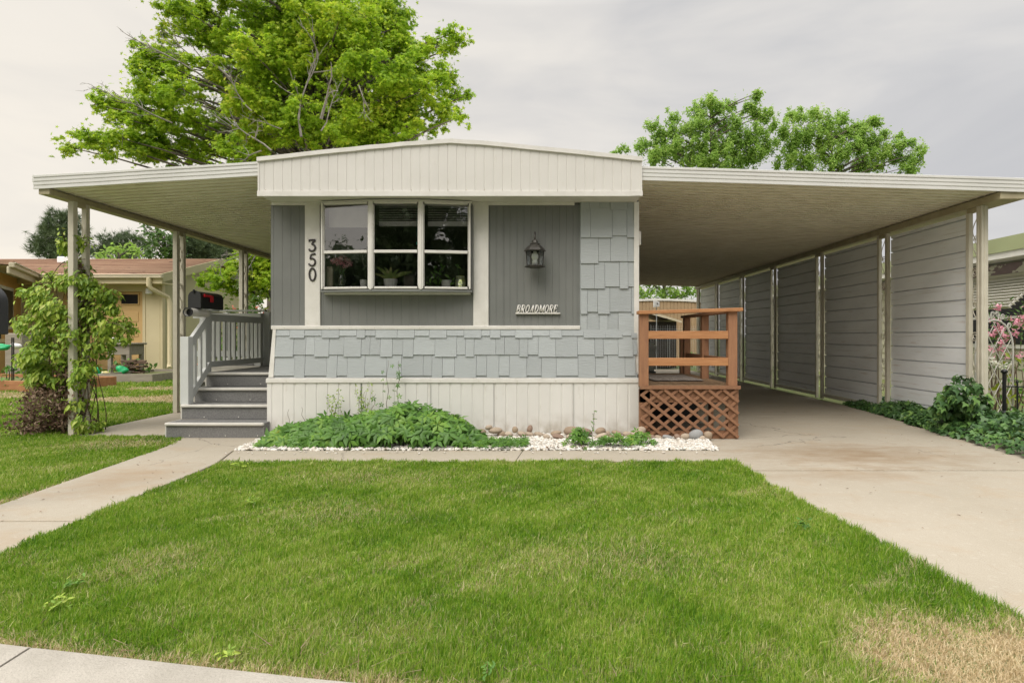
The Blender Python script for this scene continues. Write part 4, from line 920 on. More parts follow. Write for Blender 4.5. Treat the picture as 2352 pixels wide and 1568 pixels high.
# small creeper on the right of the bed
c2 = empty('creeper_plant', (.75, 5.8, 0), 'small low creeper with one upright stem at the right of the gravel bed', 'creeper', 'creepers in the gravel bed')
def clumpleaf(cx, cy, rx, ry, h, n, s0, s1, mat, par, T=PALM):
    x = rng.normal(0, .45, n)*rx; y = rng.normal(0, .45, n)*ry; z = h*np.exp(-((x/rx)**2+(y/ry)**2))*rng.uniform(.4, 1.1, n)+.02
    scatter('foliage', T, np.stack([cx+x, cy+y, z], 1), np.tile([0,-.5,.9], (n,1)), rng.uniform(s0, s1, n), mat, par, .4)
clumpleaf(.42, 5.86, .13, .14, .17, 75, .04, .075, m_creep, c2); clumpleaf(.78, 5.78, .26, .1, .12, 120, .03, .055, m_creep, c2); clumpleaf(1.05, 5.9, .16, .1, .14, 60, .04, .065, m_creep, c2)
a = Vector((X(1359,5.9),5.9,.02)); b = Vector((X(1365,5.9),5.9,Z(942,5.9))); P = [a.lerp(b,i/8)+Vector((.008*math.sin(i*1.7),0,0)) for i in range(9)]; stems('stem', [P], .004, m_vine, c2)
scatter('foliage', OVAL, np.array([p_+Vector((random.uniform(-.02,.02),-.01,0)) for p_ in P[2:] for _ in range(3)]), np.tile([0,-1,.5],(21,1)), rng.uniform(.015,.04,21), m_creep, c2, .6)
for i in range(2):
    n = 26; cx = (.10,.42)[i]
    scatter('dead_leaves', OVAL, np.stack([cx+rng.normal(0,.05,n), 5.70+rng.normal(0,.03,n), rng.uniform(.01,.035,n)],1), np.tile([0,0,1.],(n,1)), rng.uniform(.02,.05,n), m_dead, None, .6, label=('dry curled brown leaves at the bed edge left of the small creeper','dry curled brown leaves under the small creeper')[i], cat='dead leaves', group='dead leaves at the bed edge')

# ---------------------------------------------------------------- climbing vine on the left awning post
vn = empty('climbing_vine', (-5.55, 6.75, 0), 'tall leafy climber swallowing the front awning post, dead and brown at its foot', 'climber')
def blob(n, c, r, shell=.55):
    d = unit(rng.normal(0, 1, (n, 3))); k = rng.uniform(shell, 1, (n, 1))**.6; p_ = np.array(c)+d*k*np.array(r); return p_, d
def blobs(defs, y0, dens, sub=6):
    P, Nn = [], []
    for u_, v_, ru, rv, ry in defs:
        s_ = F/y0; c = np.array([X(u_, y0), y0+rng.normal(0,.08), Z(v_, y0)]); r = np.array([ru/s_, ry, rv/s_])
        n = int(dens*(r[0]*r[2]*math.pi*2+.01)); m_ = max(3, int(n/55)); cc, cn = blob(m_, c, r*.72, .3)
        for q in range(m_):
            k_ = n//m_; a, d = blob(k_, cc[q], r*.42+.02, .3); P.append(a); Nn.append(d*.6+cn[q]*.3+np.array([0,-.45,.45]))
    return np.concatenate(P), np.concatenate(Nn)
g = [(175,600,28,40,.14),(88,700,28,24,.2),(90,745,26,28,.2),(95,790,32,30,.24),(85,835,30,28,.22),(90,878,36,24,.24),(108,640,28,20,.18),(250,700,30,26,.2),(270,770,28,26,.2),(160,560,16,22,.1),(195,560,14,20,.1),(150,650,55,35,.2),(190,640,45,32,.22),(110,670,40,28,.15),(225,680,40,32,.22),(150,710,60,40,.28),(215,730,60,40,.3),(262,745,32,24,.2),(283,752,14,12,.12),
     (120,760,45,35,.25),(180,780,60,42,.3),(235,790,42,36,.26),(130,815,45,32,.25),(180,835,48,36,.28),(95,700,28,20,.12),(70,672,16,10,.08),(110,862,48,28,.24),(75,820,28,24,.2),(85,855,34,22,.2),(60,880,25,16,.15),(215,850,24,34,.2),(160,880,45,26,.26),(215,960,22,30,.15),(190,930,26,26,.18),(228,978,14,12,.12)]
pa, na = blobs(g, 6.74, 1150)
scatter('foliage', OVAL, pa, na, rng.uniform(.045, .09, len(pa)), m_vineleaf, vn, .45, np.tile([0,-.35,-.9], (len(pa),1)))
g = [(140,905,62,30,.26),(115,935,66,30,.28),(100,965,66,26,.3),(85,985,52,14,.28),(150,975,50,24,.26),(175,950,35,40,.24),(60,990,16,8,.14),(165,860,40,30,.2),(185,640,18,60,.1),(188,730,30,60,.12)]
pd, nd = blobs(g, 6.78, 1900); pd[:,2] = np.maximum(pd[:,2], .01)
scatter('dead_foliage', OVAL, pd, nd, rng.uniform(.028, .06, len(pd)), m_dead, vn, .8)
paths = []
for i in range(46):
    a = Vector((-5.55+random.gauss(0,.14), 6.78+random.gauss(0,.08), 0)); h = random.uniform(.6, 2.0); ex = random.gauss(-.05,.10)
    paths.append([a+Vector((ex*t*t+.05*math.sin(t*7+i), .05*math.cos(t*6+i*2), h*t)) for t in np.linspace(0, 1, 9)])
for (u0,v0,u1,v1) in ((150,600,118,640),(150,560,140,535),(175,560,205,548),(130,650,62,668),(240,740,300,765),(120,650,98,625),(190,560,218,570),(100,700,52,700)):
    a = Vector((X(u0,6.7),6.7,Z(v0,6.7))); b = Vector((X(u1,6.6),6.6,Z(v1,6.6))); paths.append([a.lerp(b,t)+Vector((0,0,.04*math.sin(t*3))) for t in np.linspace(0,1,7)])
stems('stem', paths, .007, m_vine, vn)
lp = np.array([p_ for P in paths[46:] for p_ in P]); lp = lp+rng.normal(0,.025,lp.shape)
scatter('foliage', OVAL, lp, np.tile([0,-.6,.6],(len(lp),1)), rng.uniform(.04,.07,len(lp)), m_vineleaf, vn, .5)

# ---------------------------------------------------------------- ivy by the carport wall
def ivy_left(y): return np.interp(y, [1.5,4.4,5.3,6.4,7.7,9.3], [4.0,4.32,4.55,4.66,4.86,5.08])
n = 13000; y = rng.uniform(2.6, 9.5, n)**1.0; xl = ivy_left(y)+.05*wob(y, y*.7, 2)
x = xl+rng.beta(1, 1.15, n)*np.where(y < 6.45, 2.2, 5.50-xl*.985); t = np.clip((x-xl)/.45, 0, 1); h = .29*np.sqrt(t)*(1+.3*wob(x, y, 2))*np.interp(y, [2,8,9.5],[1,.8,.35])
top = rng.uniform(.5, 1.05, n); pz = h*top+.02
scatter('ivy', IVY, np.stack([x, y, pz], 1), np.stack([-.45*(1-t), -.25-0*t, .75+0*t], 1), rng.uniform(.05, .10, n), m_ivy, None, .38, np.tile([-.5,-.6,-.3], (n,1)), kind='stuff', label='dark green ivy ground cover along the driveway edge', cat='ivy')
im = empty('ivy_mound', (4.9, 6.55, 0), 'rounded mound of dark ivy climbing the front carport post', 'ivy')
pi_, ni_ = blobs([(2215,925,48,42,.24),(2190,900,26,24,.18),(2232,882,26,20,.16),(2255,920,20,34,.16),(2200,950,44,22,.25),(2245,955,36,20,.22),(2210,868,14,9,.1),(2170,940,30,26,.2)], 6.5, 900)
scatter('foliage', IVY, pi_, ni_, rng.uniform(.055, .105, len(pi_)), m_ivy, im, .35, np.tile([-.2,-.4,-.9], (len(pi_),1)))

# ---------------------------------------------------------------- things inside the bay window
sz0 = 1.683; yw = 6.54
def wx(u_): return X(u_, yw)
pot = MAT('white_ceramic', (.84,.83,.80), None, 6, .25)
va = empty('flower_vase', (wx(785), yw, sz0), 'clear glass vase of pink carnations in the left window', 'vase')
MB().lathe([(.032,0),(.022,.012),(.03,.03),(.048,.09),(.052,.12),(.04,.145),(.036,.155),(.044,.165)], (wx(786), yw, sz0), 20).build('vase', glass('vase_glass', .12, (.75,.8,.72)), va, smooth=True)
P = [[(wx(786)+random.uniform(-.015,.015), yw, sz0+.02),(wx(786)+random.uniform(-.02,.02), yw, sz0+.16),(wx(786)+random.uniform(-.07,.07), yw+random.uniform(-.03,.03), sz0+.26)] for _ in range(9)]
stems('stem', P, .005, m_creep, va)
for (du, dv) in ((0,0),(-14,-6),(14,-4),(8,8),(-4,-9),(4,-10),(-18,-2),(19,3),(-8,2)):
    c = np.array([wx(786+du), yw-.02, Z(603+dv, yw)]); a, d = blob(42, c, (.036,.03,.030), .3); scatter('carnation', OVAL, a, d, .026, m_pink, va, .6)
pt1 = MB().lathe([(.030,0),(.034,.005),(.042,.10),(.040,.102)], (wx(835), yw, sz0), 20).build('plant_pot', pot, None, smooth=True, label='small plain white pot at the right of the left window', cat='pot', group='pots on the window sill')
fp = empty('fern_pot', (wx(897), yw, sz0), 'ribbed white pot with an arching striped plant in the middle window', 'potted plant')
mb = MB(); mb.lathe([(.058,0),(.062,.005),(.078,.10),(.078,.112),(.07,.112)], (wx(897), yw, sz0), 28); mb.v = [(wx(897)+(a-wx(897))*(1+.025*(i % 2)), yw+(b-yw)*(1+.025*(i % 2)), c) for i, (a, b, c) in enumerate(mb.v)]; mb.build('pot', pot, fp)
mb = MB()
for i in range(18):
    a = R(200*i/17-10+random.uniform(-8,8)); ln = random.uniform(.18,.30); yo = random.uniform(-.06,.06); pts = []
    for t in np.linspace(0,1,8): pts.append(Vector((wx(897)+math.cos(a)*ln*t, yw+yo*t, sz0+.10+ln*math.sin(max(a,.5) if a < 1.5 else max(math.pi-a,.5))*t*(1.25-.55*t))))
    vs = []
    for j, q in enumerate(pts): w = .017*math.sin(math.pi*min(j/7*.8+.2,1))+.001; vs += [q+Vector((-math.sin(a)*w,0,math.cos(a)*w*.7)), q-Vector((-math.sin(a)*w,0,math.cos(a)*w*.7))]
    mb.add(vs, [(2*j,2*j+1,2*j+3,2*j+2) for j in range(7)])
mb.build('leaf', LEAF('fern_leaf', [(0,(.12,.19,.04)),(.6,(.26,.33,.09)),(1,(.5,.40,.2))], 14, .2, nmix=1), fp)
mb = MB(); mb.box(wx(924), wx(951), yw+.03, yw+.045, sz0, sz0+.165); f_ = mb.build('photo_frame', m_dkplastic, None, bev=.003, label='small dark framed card standing in the middle window', cat='frame')
mb = MB(); mb.box(wx(926.5), wx(948.5), yw+.027, yw+.031, sz0+.012, sz0+.152); mb.build('card', m_room, f_)
mb = MB(); mb.box(wx(748), wx(762), yw+.02, yw+.06, sz0, sz0+.26); mb.build('pillar_candle', MAT('candle_wax', (.42,.37,.28), None, 4, .6), None, bev=.006, label='tall pale block candle at the left edge of the left window', cat='candle')
pb = empty('pothos_pot', (wx(1024), yw, sz0), 'white pot with trailing green plant in the right window', 'potted plant')
mb = MB(); mb.lathe([(.045,0),(.048,.004),(.062,.095),(.06,.1)], (wx(1025), yw, sz0), 20); mb.build('pot', pot, pb, smooth=True)
lp = [(wx(u_)+random.uniform(-.02,.02), yw-.02+random.uniform(-.03,.02), Z(v_, yw)+random.uniform(-.02,.02)) for u_, v_ in ((1000,640),(995,650),(985,655),(1005,630),(1010,645),(1018,632),(1003,618),(1012,622),(1030,640),(990,640),(1000,657),(1008,652),(1035,655),(1015,612),(1014,610),(1040,642),(992,648),(997,628)) for _ in range(2)]
scatter('foliage', OVAL, np.array(lp), np.tile([0,-1,.3],(len(lp),1)), rng.uniform(.04,.07,len(lp)), m_creep, pb, .4)
jr = empty('painted_jar', (wx(1056), yw, sz0), 'painted green and yellow jar with a sprouting leaf in the right window', 'jar')
m_jar = MAT('painted_jar', (.62,.62,.55), (.35,.42,.06), 18, .3, extra=[((.05,.09,.08), 26, (1,1,3), .55, .62, .9)], stretch=(1,1,2.5))
MB().lathe([(.045,0),(.056,.015),(.06,.06),(.056,.10),(.048,.115),(.05,.13),(.048,.15),(.044,.15)], (wx(1057), yw, sz0), 22).build('jar', m_jar, jr, smooth=True)
stems('stem', [[(wx(1055),yw,sz0+.14),(wx(1052),yw,sz0+.2),(wx(1050),yw,sz0+.25)]], .004, m_creep, jr)
scatter('foliage', OVAL, np.array([[wx(1050),yw-.01,sz0+.25]]*4), np.tile([0,-.6,1],(4,1)), .07, m_creep, jr, .3)
mb = MB()
for k_ in range(3): mb.tube([(wx(984)+(.05-.014*k_)*math.cos(a), yw-.01, sz0+.052+(.05-.014*k_)*math.sin(a)) for a in np.linspace(0,6.28,24)], .0035, 5)
mb.build('wire_ornament', m_digit, None, smooth=True, label='round green wire ornament at the left of the right window', cat='ornament')
mb = MB(); mb.tube([(wx(835)-.03*math.sin(t*math.pi)*(1), yw+.05, Z(570,yw)-.21*t) for t in np.linspace(0,1,14)]+[(wx(835)+.03*math.sin(t*math.pi), yw+.05, Z(570,yw)-.21*(1-t)) for t in np.linspace(0,1,14)], .003, 5)
mb.build('hanging_ornament', m_twig, None, smooth=True, label='pointed oval wire ornament hanging in the left window', cat='ornament')
mb = MB(); mb.tube([(wx(1063-104), 6.5, 2.63),(wx(959), 6.5, 2.22)], .0015, 4); mb.ball((wx(959),6.5,2.2),(.012,.012,.02)); mb.build('glass_drop', MAT('teal_glass',(.02,.3,.25),None,5,.1), None, smooth=True, label='teal glass drop hanging at the right of the middle window', cat='ornament')
MB().box(wx(998), wx(1075), yw-.04, yw+.05, sz0-.001, sz0+.006).build('tray', m_digit, None, label='thin dark tray under the jar and pot in the right window', cat='tray')
# ---------------------------------------------------------------- neighbour house on the left
nh = empty('neighbour_house', (-17, 19, 0), 'cream and tan bungalow with brown shingle roof and garage beyond the left lawn', 'house')
GY, GX = 18.9, -12.5
def wallbox(mb, x0, x1, y0, y1, z0, z1): return mb.box(x0, x1, y0, y1, z0, z1)
dl, dr = X(140,GY), X(328,GY)
mb = MB(); wallbox(mb, dr, GX, GY, GY+.15, 0, 2.98); wallbox(mb, -17.17, dl, GY, GY+.15, 0, 2.98); wallbox(mb, dl, dr, GY, GY+.15, 2.62, 2.98); mb.build('wall', m_nwall, nh)
mb = MB(); mb.prism([(GY+.15,0),(25.2,0),(25.2,2.95),(21.9,4.02),(GY+.15,2.98)], 0, GX-.15, GX); mb.build('gable_wall', m_nwall2, nh)
mb = MB(); mb.box(GX-.005, GX+.012, GY+.16, 25.2, .0, .12); mb.box(GX-.005, GX+.006, GY+.16, 25.2, 2.62, 2.635); mb.build('wall_batten', m_nwall2, nh)
mb = MB(); mb.box(GX-.03, GX+.02, GY-.02, GY+.02, 0, 2.95); mb.box(dr, dr+.09, GY-.02, GY, 0, 2.7); mb.box(dr+.55,dr+.57,GY-.01,GY,0,2.95); mb.build('corner_board', m_nwall, nh)
gd = MB().box(dl, dr, GY+.08, GY+.12, .02, 2.62)
for i in range(5):
    for j in range(4):
        a = dl+.12+(dr-dl-.2)*j/4; b = a+(dr-dl-.2)/4-.12; z = .12+i*.5
        if i == 4: continue
        gd.box(a, b, GY+.065, GY+.08, z, z+.33)
gd = gd.build('garage_door', m_ndoor, nh, bev=.01)
for u0, u1 in ((276,314),(222,259),(168,205)):
    MB().box(X(u0,GY)-.04, X(u1,GY)+.04, GY+.05, GY+.08, 2.17, 2.56).build('window_frame', m_ndoor, gd, bev=.008)
    MB().box(X(u0,GY), X(u1,GY), GY+.044, GY+.052, 2.21, 2.52).build('pane', m_black, gd)
EY = 18.35; RZ, RY = 4.10, 21.9
def roofslab(mb, P, th=.1):
    vs = P+[(a, b, c-th) for a, b, c in P]; n = len(P)
    return mb.add(vs, [tuple(range(n)), tuple(range(n, 2*n))[::-1]]+[(i, i+n, (i+1) % n+n, (i+1) % n) for i in range(n)])
RX = -12.15; ez = 3.13
mb = MB(); roofslab(mb, [(-26,EY,ez),(RX,EY,ez),(RX,RY,RZ),(-26,RY,RZ)]); roofslab(mb, [(RX,25.6,ez),(-26,25.6,ez),(-26,RY,RZ),(RX,RY,RZ)])
# shingle courses
for i in range(1, 16):
    t = i/16; y = EY+(RY-EY)*t; z = ez+(RZ-ez)*t; mb.add([(-26,y-.02,z+.001),(RX+.003,y-.02,z+.001),(RX+.003,y+.16,z+.05),(-26,y+.16,z+.05),(-26,y-.02,z+.02),(RX+.003,y-.02,z+.02)], [(4,5,2,3),(0,1,5,4)])
mb.build('roof', m_nroof, nh)
mb = MB(); mb.beam((RX+.02,EY-.02,ez-.12),(RX+.02,RY,RZ-.12),.05,.26,(0,0,1)); mb.beam((RX+.02,25.6,ez-.12),(RX+.02,RY,RZ-.12),.05,.26,(0,0,1)); mb.build('rake_board', m_nwall2, nh)
mb = MB(); mb.box(-17.5, RX, EY+.0, EY+.06, ez-.30, ez-.10); mb.box(-17.5,RX,EY+.06,GY,ez-.30,ez-.26); mb.build('eave_board', m_nwall, nh)
mb = MB(); mb.box(-17.2, RX+.06, EY-.12, EY+.0, ez-.13, ez-.02); mb.box(-17.2, RX+.07, EY-.14, EY-.0, ez-.045, ez-.012); mb.build('gutter', m_ntrim, nh, bev=.02)
mb = MB(); ux = X(345,EY); mb.tube([(ux,EY-.06,ez-.12),(ux,EY-.06,ez-.38),(ux+.05,EY-.0,ez-.48),(ux+.28,GY-.1,ez-.72),(ux+.34,GY-.1,ez-.9),(ux+.34,GY-.1,.25),(ux+.36,GY-.16,.14),(ux+.46,GY-.3,.08)], .075, 8); mb.build('downspout', m_nwall, nh, smooth='auto')
mb = MB(); mb.lathe([(.04,0),(.10,.03),(.10,.18),(.06,.22)], (X(342,GY-.15),GY-.15,2.50), 14); mb.build('porch_lamp', pot, nh, smooth='auto')
mb = MB(); mb.box(X(163,21)-.2,X(163,21)+.25,20.6,21.1,3.78,4.02); mb.build('roof_vent', m_panel, nh, bev=.04)
# angled wing
A_, B_ = Vector((-17.17,18.9,0)), Vector((-14.9,15.35,0)); d_ = (B_-A_).normalized(); nrm = Vector((d_.y,-d_.x,0)); nrm = -nrm if nrm.dot(Vector((16,-17,0))) < 0 else nrm
def wq(mb, t0, t1, z0, z1, off=0, th=.06):
    a = A_+d_*t0-nrm*0+nrm*off; b = A_+d_*t1+nrm*off; c = b-nrm*th; e = a-nrm*th
    return mb.add([(a.x,a.y,z0),(b.x,b.y,z0),(c.x,c.y,z0),(e.x,e.y,z0),(a.x,a.y,z1),(b.x,b.y,z1),(c.x,c.y,z1),(e.x,e.y,z1)], [(0,3,2,1),(4,5,6,7),(0,1,5,4),(1,2,6,5),(2,3,7,6),(3,0,4,7)])
LW = (B_-A_).length
wq(MB(), 0, LW, 0, 3.0, 0, .12).build('wing_wall', m_norange, nh)
wq(wq(MB(), 0, .12, 0, 3.0, .03), .0, LW, .95, 1.05, .06).build('wing_trim', m_nwall, nh)
wf = wq(MB(), 1.35, 3.4, 1.35, 2.62, .04, .05).build('window', pot, nh); wq(MB(), 1.47, 3.3, 1.45, 2.52, .05, .04).build('pane', m_black, wf)
mb = MB(); wq(mb, -.2, LW+.3, 3.0, 3.13, .62, .12); wq(mb, -.1, LW+.3, 2.83, 3.02, .52, .06); wq(mb, -.2, LW+.3, 3.10, 3.135, .66, .14); mb.build('wing_gutter', m_ntrim, nh, bev=.02)
q0 = A_+nrm*.6; q1 = B_+nrm*.6+d_*.3
mb = MB(); roofslab(mb, [(q1.x,q1.y,3.17),(q0.x,q0.y,3.17),(-21.0,21.9,4.1),(-25,21.9,4.1),(-23,15.2,3.8)]); mb.build('wing_roof', m_nroof, nh)

MB().add([(q1.x,q1.y,3.06),(q0.x,q0.y,3.06),(-21.0,21.9,3.06),(-23,15.2,3.06)], [(0,1,2,3)]).build('wing_soffit', m_ntrim, nh)
# garden in front of it
m_cedar = MAT('cedar_plank', (.42,.20,.09), (.34,.15,.065), 6, .7, .2, 30, (.4,3,3)); m_greyw = MAT('weathered_plank', (.34,.30,.24), (.26,.225,.18), 7, .8, .3, 30, (.4,3,3))
def planter(name, label, a, b, w, h, mat, plants):
    a = Vector(a); b = Vector(b); pl = empty(name, ((a.x+b.x)/2, (a.y+b.y)/2, 0), label, 'planter', 'raised garden beds'); d = (b-a).normalized(); s_ = Vector((-d.y, d.x, 0))
    if s_.y < 0: s_ = -s_
    for p_, q_ in ((a,b),(a+s_*w,b+s_*w),(a+d*.02,a+d*.02+s_*w),(b-d*.02,b-d*.02+s_*w)):
        m_ = MB(); m_.beam(p_+Vector((0,0,h/2)), q_+Vector((0,0,h/2)), .045, h); m_.build('plank', mat, pl, bev=.006)
    c = (a+b)/2+s_*w/2; m_ = MB(); m_.beam(c-d*(b-a).length/2+Vector((0,0,h*.35)), c+d*(b-a).length/2+Vector((0,0,h*.35)), w, h*.6); m_.build('soil', m_soil, pl); return pl, a, d, s_
pl1 = planter('raised_bed', 'orange brown cedar raised bed at the left edge of the view', (-14,12.6,0), (X(88,11.4),11.5,0), 1.5, .22, m_cedar, None)
pl2 = planter('raised_bed', 'grey weathered raised bed left of the garage corner', (X(216,14),14.0,0), (X(353,16.2),16.2,0), 1.4, .20, m_greyw, None)
def bush(name, label, cat, defs, y0, dens, size, mat, T=OVAL, jit=.6, group=None, stemn=5, flowers=None):
    b = empty(name, (X(defs[0][0],y0), y0, 0), label, cat, group); P, Nn = blobs(defs, y0, dens); P[:,2] = np.maximum(P[:,2], .02)
    scatter('foliage', T, P, Nn, rng.uniform(size*.7, size*1.2, len(P)), mat, b, jit)
    base = Vector((X(defs[0][0],y0), y0, 0)); pth = []
    for i in range(stemn):
        d = defs[i % len(defs)]; e = Vector((X(d[0],y0), y0, Z(d[1],y0))); st_ = Vector(((base.x+e.x)/2+random.uniform(-.1,.1), y0, 0)); pth.append([st_.lerp(e, t)+Vector((.03*math.sin(t*6+i),0,0)) for t in np.linspace(0,1,6)])
    if stemn: stems('stem', pth, .012 if y0 < 9 else .02, m_vine, b)
    if flowers:
        mt, n, s_, nm = flowers; k = rng.choice(len(P), n); 
        for q in k:
            c = P[q]+np.array([0,-.08,.03]); a_, d_2 = blob(7, c, (s_*.4,)*3, .2); scatter(nm, OVAL, a_, d_2+np.array([0,-.8,.3]), s_, mt, b, .3)
    return b
bush('vegetable_plant', 'leafy vegetable patch in the orange cedar bed', 'plant', [(20,845,34,18,.5),(60,860,24,16,.4),(0,865,40,16,.5),(45,880,40,10,.4)], 12.1, 110, .12, m_creep)
bush('squash_plant', 'broad leaved squash plant in the grey bed by the garage', 'plant', [(300,838,24,14,.5),(330,845,16,10,.4),(278,842,18,14,.4)], 15.6, 120, .16, m_creep)
bush('tomato_plant', 'spindly plant climbing a stake before the cream wall', 'plant', [(92,760,10,30,.15),(98,800,12,25,.2),(85,720,6,20,.1)], 13.5, 60, .09, m_vineleaf)
mb = MB(); bt = empty('garden_bench', (X(272,15.8),15.8,0), 'weathered grey wooden potting bench before the garage door', 'bench')
x0, x1 = X(247,15.8), X(297,15.8); zt_ = Z(790,15.8)
MB().box(x0, x1, 15.8, 16.4, zt_-.30, zt_-.02).build('apron', m_greyw, bt, bev=.01); MB().box(x0-.04, x1+.05, 15.74, 16.45, zt_-.02, zt_+.03).build('top', m_greyw, bt, bev=.01)
for xx in (x0, x1-.09):
    for yy_ in (15.8, 16.3): MB().box(xx, xx+.09, yy_, yy_+.09, 0, zt_-.3).build('leg', m_greyw, bt)
MB().ball((X(262,15.9),16.0,zt_+.10),(.17,.13,.10),14,8).build('garden_bowl', m_panel, None, smooth=True, label='upturned grey bowl on the potting bench', cat='bowl')
mb = MB()
for i in range(26): mb.tube([(X(232,15)+random.uniform(0,.7),15.2+random.uniform(0,.3),.12+i*.014),(X(250,15)+random.uniform(.2,.8),15.2+random.uniform(0,.3),.12+i*.014+random.uniform(-.03,.03))], .025, 6)
mb.build('brush_pile', m_vine, None, label='stack of dark brown sticks under the potting bench', cat='stick pile')
m_grn = MAT('green_plastic', (.02,.42,.16), (.02,.34,.12), 8, .35); m_yel = MAT('yellow_sack', (.62,.5,.06), (.7,.66,.5), 10, .45)
def sack(u_, v_, D, w, h, mat, label):
    T, Fq = rock_template(int(u_), 14, 8, .22); s_ = F/D; c = (X(u_,D), D, max(Z(v_,D), h/s_/2)); 
    MB().add([(c[0]+p_[0]*w/s_/2, c[1]+p_[1]*w/s_/2.6, c[2]+p_[2]*h/s_/2) for p_ in T], Fq).build('garden_sack', mat, None, smooth=True, label=label, cat='sack', group='sacks in the garden')
sack(224,852,14.4,20,22,m_grn,'bright green sack right behind the vine'); sack(240,858,14.6,24,14,m_yel,'yellow and white sack on the grey bed')
sack(281,850,15.0,26,20,m_grn,'green tulle covered mound on the grey bed'); sack(6,797,12.8,40,14,m_grn,'green plastic sheet lying in the left garden'); sack(38,794,13.2,24,16,pot,'white crumpled sheet in the left garden'); sack(262,862,14.9,14,7,m_yel,'small yellow bag between the green sacks')
MB().box(X(10,14.6),X(50,14.6),14.6,15.4,0,Z(765,14.6)).build('air_conditioner', m_greyw, None, bev=.03, label='grey boxy air conditioner against the tan wall', cat='air conditioner')
mb = MB(); 
for u_ in (27,31): mb.tube([(X(u_,12),12,0),(X(u_,12),12,Z(775,12))], .012, 5)
for v_ in (790,815,840): mb.tube([(X(27,12),12,Z(v_,12)),(X(31,12),12,Z(v_,12))], .008, 5)
mb.build('garden_stake', m_black, None, label='thin black ladder stake in the cedar bed', cat='stake')

# bushes behind the left porch
bush('climbing_rose', 'yellow green climbing rose with salmon blooms behind the porch railing', 'shrub', [(530,765,30,30,.4),(560,740,28,40,.4),(590,760,28,40,.4),(608,720,20,40,.35),(520,800,30,26,.4),(570,800,40,30,.4),(610,790,20,34,.3),(500,700,22,18,.3),(540,705,24,26,.3),(575,690,22,22,.3),(555,655,16,26,.3),(520,680,18,14,.3),(600,670,22,20,.3),(500,830,60,16,.4),(600,830,30,20,.3)], 12.2, 60, .11, m_bushy, flowers=(m_rose, 16, .06, 'rose_bloom'))
bush('evergreen_shrub', 'dark green shrub low behind the porch railing', 'shrub', [(540,820,50,30,.5),(500,810,40,30,.5),(590,820,40,30,.5),(470,820,20,20,.4)], 12.9, 60, .12, m_dark)

bush('hedge_shrub', 'tall mixed green hedge between the two houses behind the porch', 'shrub', [(600,700,50,60,.8),(640,640,40,50,.8),(560,780,60,60,.8),(620,790,50,60,.8),(580,640,30,36,.6)], 19.5, 60, .2, m_creep)
# ---------------------------------------------------------------- far end of the carport
sh = empty('garden_shed', (X(1520,20), 20, 0), 'dark brown metal garden shed beyond the deck', 'shed')
m_shed = MAT('dark_brown_metal', (.035,.028,.022), None, 2, .45)
sx0, sx1 = X(1440,20), X(1557,20)
MB().box(sx0, sx1, 20.2, 23, 0, Z(738,20)).build('wall', m_shed, sh)
mb = MB()
for u_ in (1497,1536,1541): mb.box(X(u_,20)-.012, X(u_,20)+.012, 20.17, 20.2, .02, Z(745,20))
mb.build('door_seam', m_gray, sh)
mb = MB(); za, zb2 = Z(722,20), Z(737,20)
mb.add([(sx0-.3,19.9,Z(722,20)+.12),(X(1495,20),19.9,za+.1),(sx1+.12,19.9,zb2),(sx1+.12,23.2,zb2),(X(1495,20),23.2,za+.1),(sx0-.3,23.2,za+.12),(sx0-.3,19.9,za+.0),(X(1495,20),19.9,za),(sx1+.12,19.9,zb2-.07)],[(0,1,4,5)[::-1],(1,2,3,4)[::-1],(6,7,1,0),(7,8,2,1)]); mb.build('roof', m_ntrim, sh)
tb = empty('tan_mobile_home', (X(1530,26), 26, 0), 'tan ribbed mobile home behind the shed with curved white roof edge', 'mobile home')
m_tan = MAT('tan_siding', (.38,.26,.15), (.34,.235,.135), 3, .6)
xa, xb_ = X(1400,26), X(1640,26); zr_ = lambda x: Z(688,26)-.45*((x-X(1515,26))/2.6)**2*.35
mb = MB(); ribbed(mb, xa, xb_, 26, 0, zr_, .16, .03, .02, .05); mb.build('wall', m_tan, tb)
mb = MB()
for i in range(12):
    a = xa+(xb_-xa)*i/12; b = xa+(xb_-xa)*(i+1)/12; mb.add([(a,25.95,zr_(a)-.05),(b,25.95,zr_(b)-.05),(b,25.95,zr_(b)+.04),(a,25.95,zr_(a)+.04),(a,30,zr_(a)+.04),(b,30,zr_(b)+.04)],[(0,1,2,3),(3,2,5,4)])
mb.build('roof_edge', m_trim, tb)
bh = empty('birdhouse', (X(1509,19.2), 19.2, 0), 'small white birdhouse on a pole behind the deck rail', 'birdhouse')
x0, x1 = X(1503,19.2), X(1515,19.2); mb = MB(); mb.add([(x0,19.2,Z(705,19.2)),(x1,19.2,Z(704,19.2)),(x1,19.2,Z(693,19.2)),(x0,19.2,Z(689,19.2)),(x0,19.38,Z(705,19.2)),(x1,19.38,Z(704,19.2)),(x1,19.38,Z(693,19.2)),(x0,19.38,Z(689,19.2))],[(0,1,2,3),(4,7,6,5),(0,3,7,4),(1,5,6,2),(3,2,6,7),(0,4,5,1)]); bb = mb.build('box', pot, bh)
mb = MB(); mb.lathe([(.024,0),(.024,.004)],(0,0,0),10); mb.v = [(X(1510,19.2)+a,19.194+c,Z(697,19.2)+b) for a,b,c in mb.v]; mb.build('entrance_hole', m_black, bb)
mb = MB(); mb.tube([(X(1509,19.2),19.28,0),(X(1509,19.2),19.28,Z(705,19.2))], .014, 8); mb.build('pole', m_panel, bh)
gb = empty('covered_grill', (X(1500,13.5), 13.5, 0), 'grey lidded grill stand seen between the deck rails', 'grill')
mb = MB(); mb.box(X(1488,13.5),X(1503,13.5),13.5,13.9,.3,Z(800,13.5)); mb.build('cabinet', m_panel, gb, bev=.02)
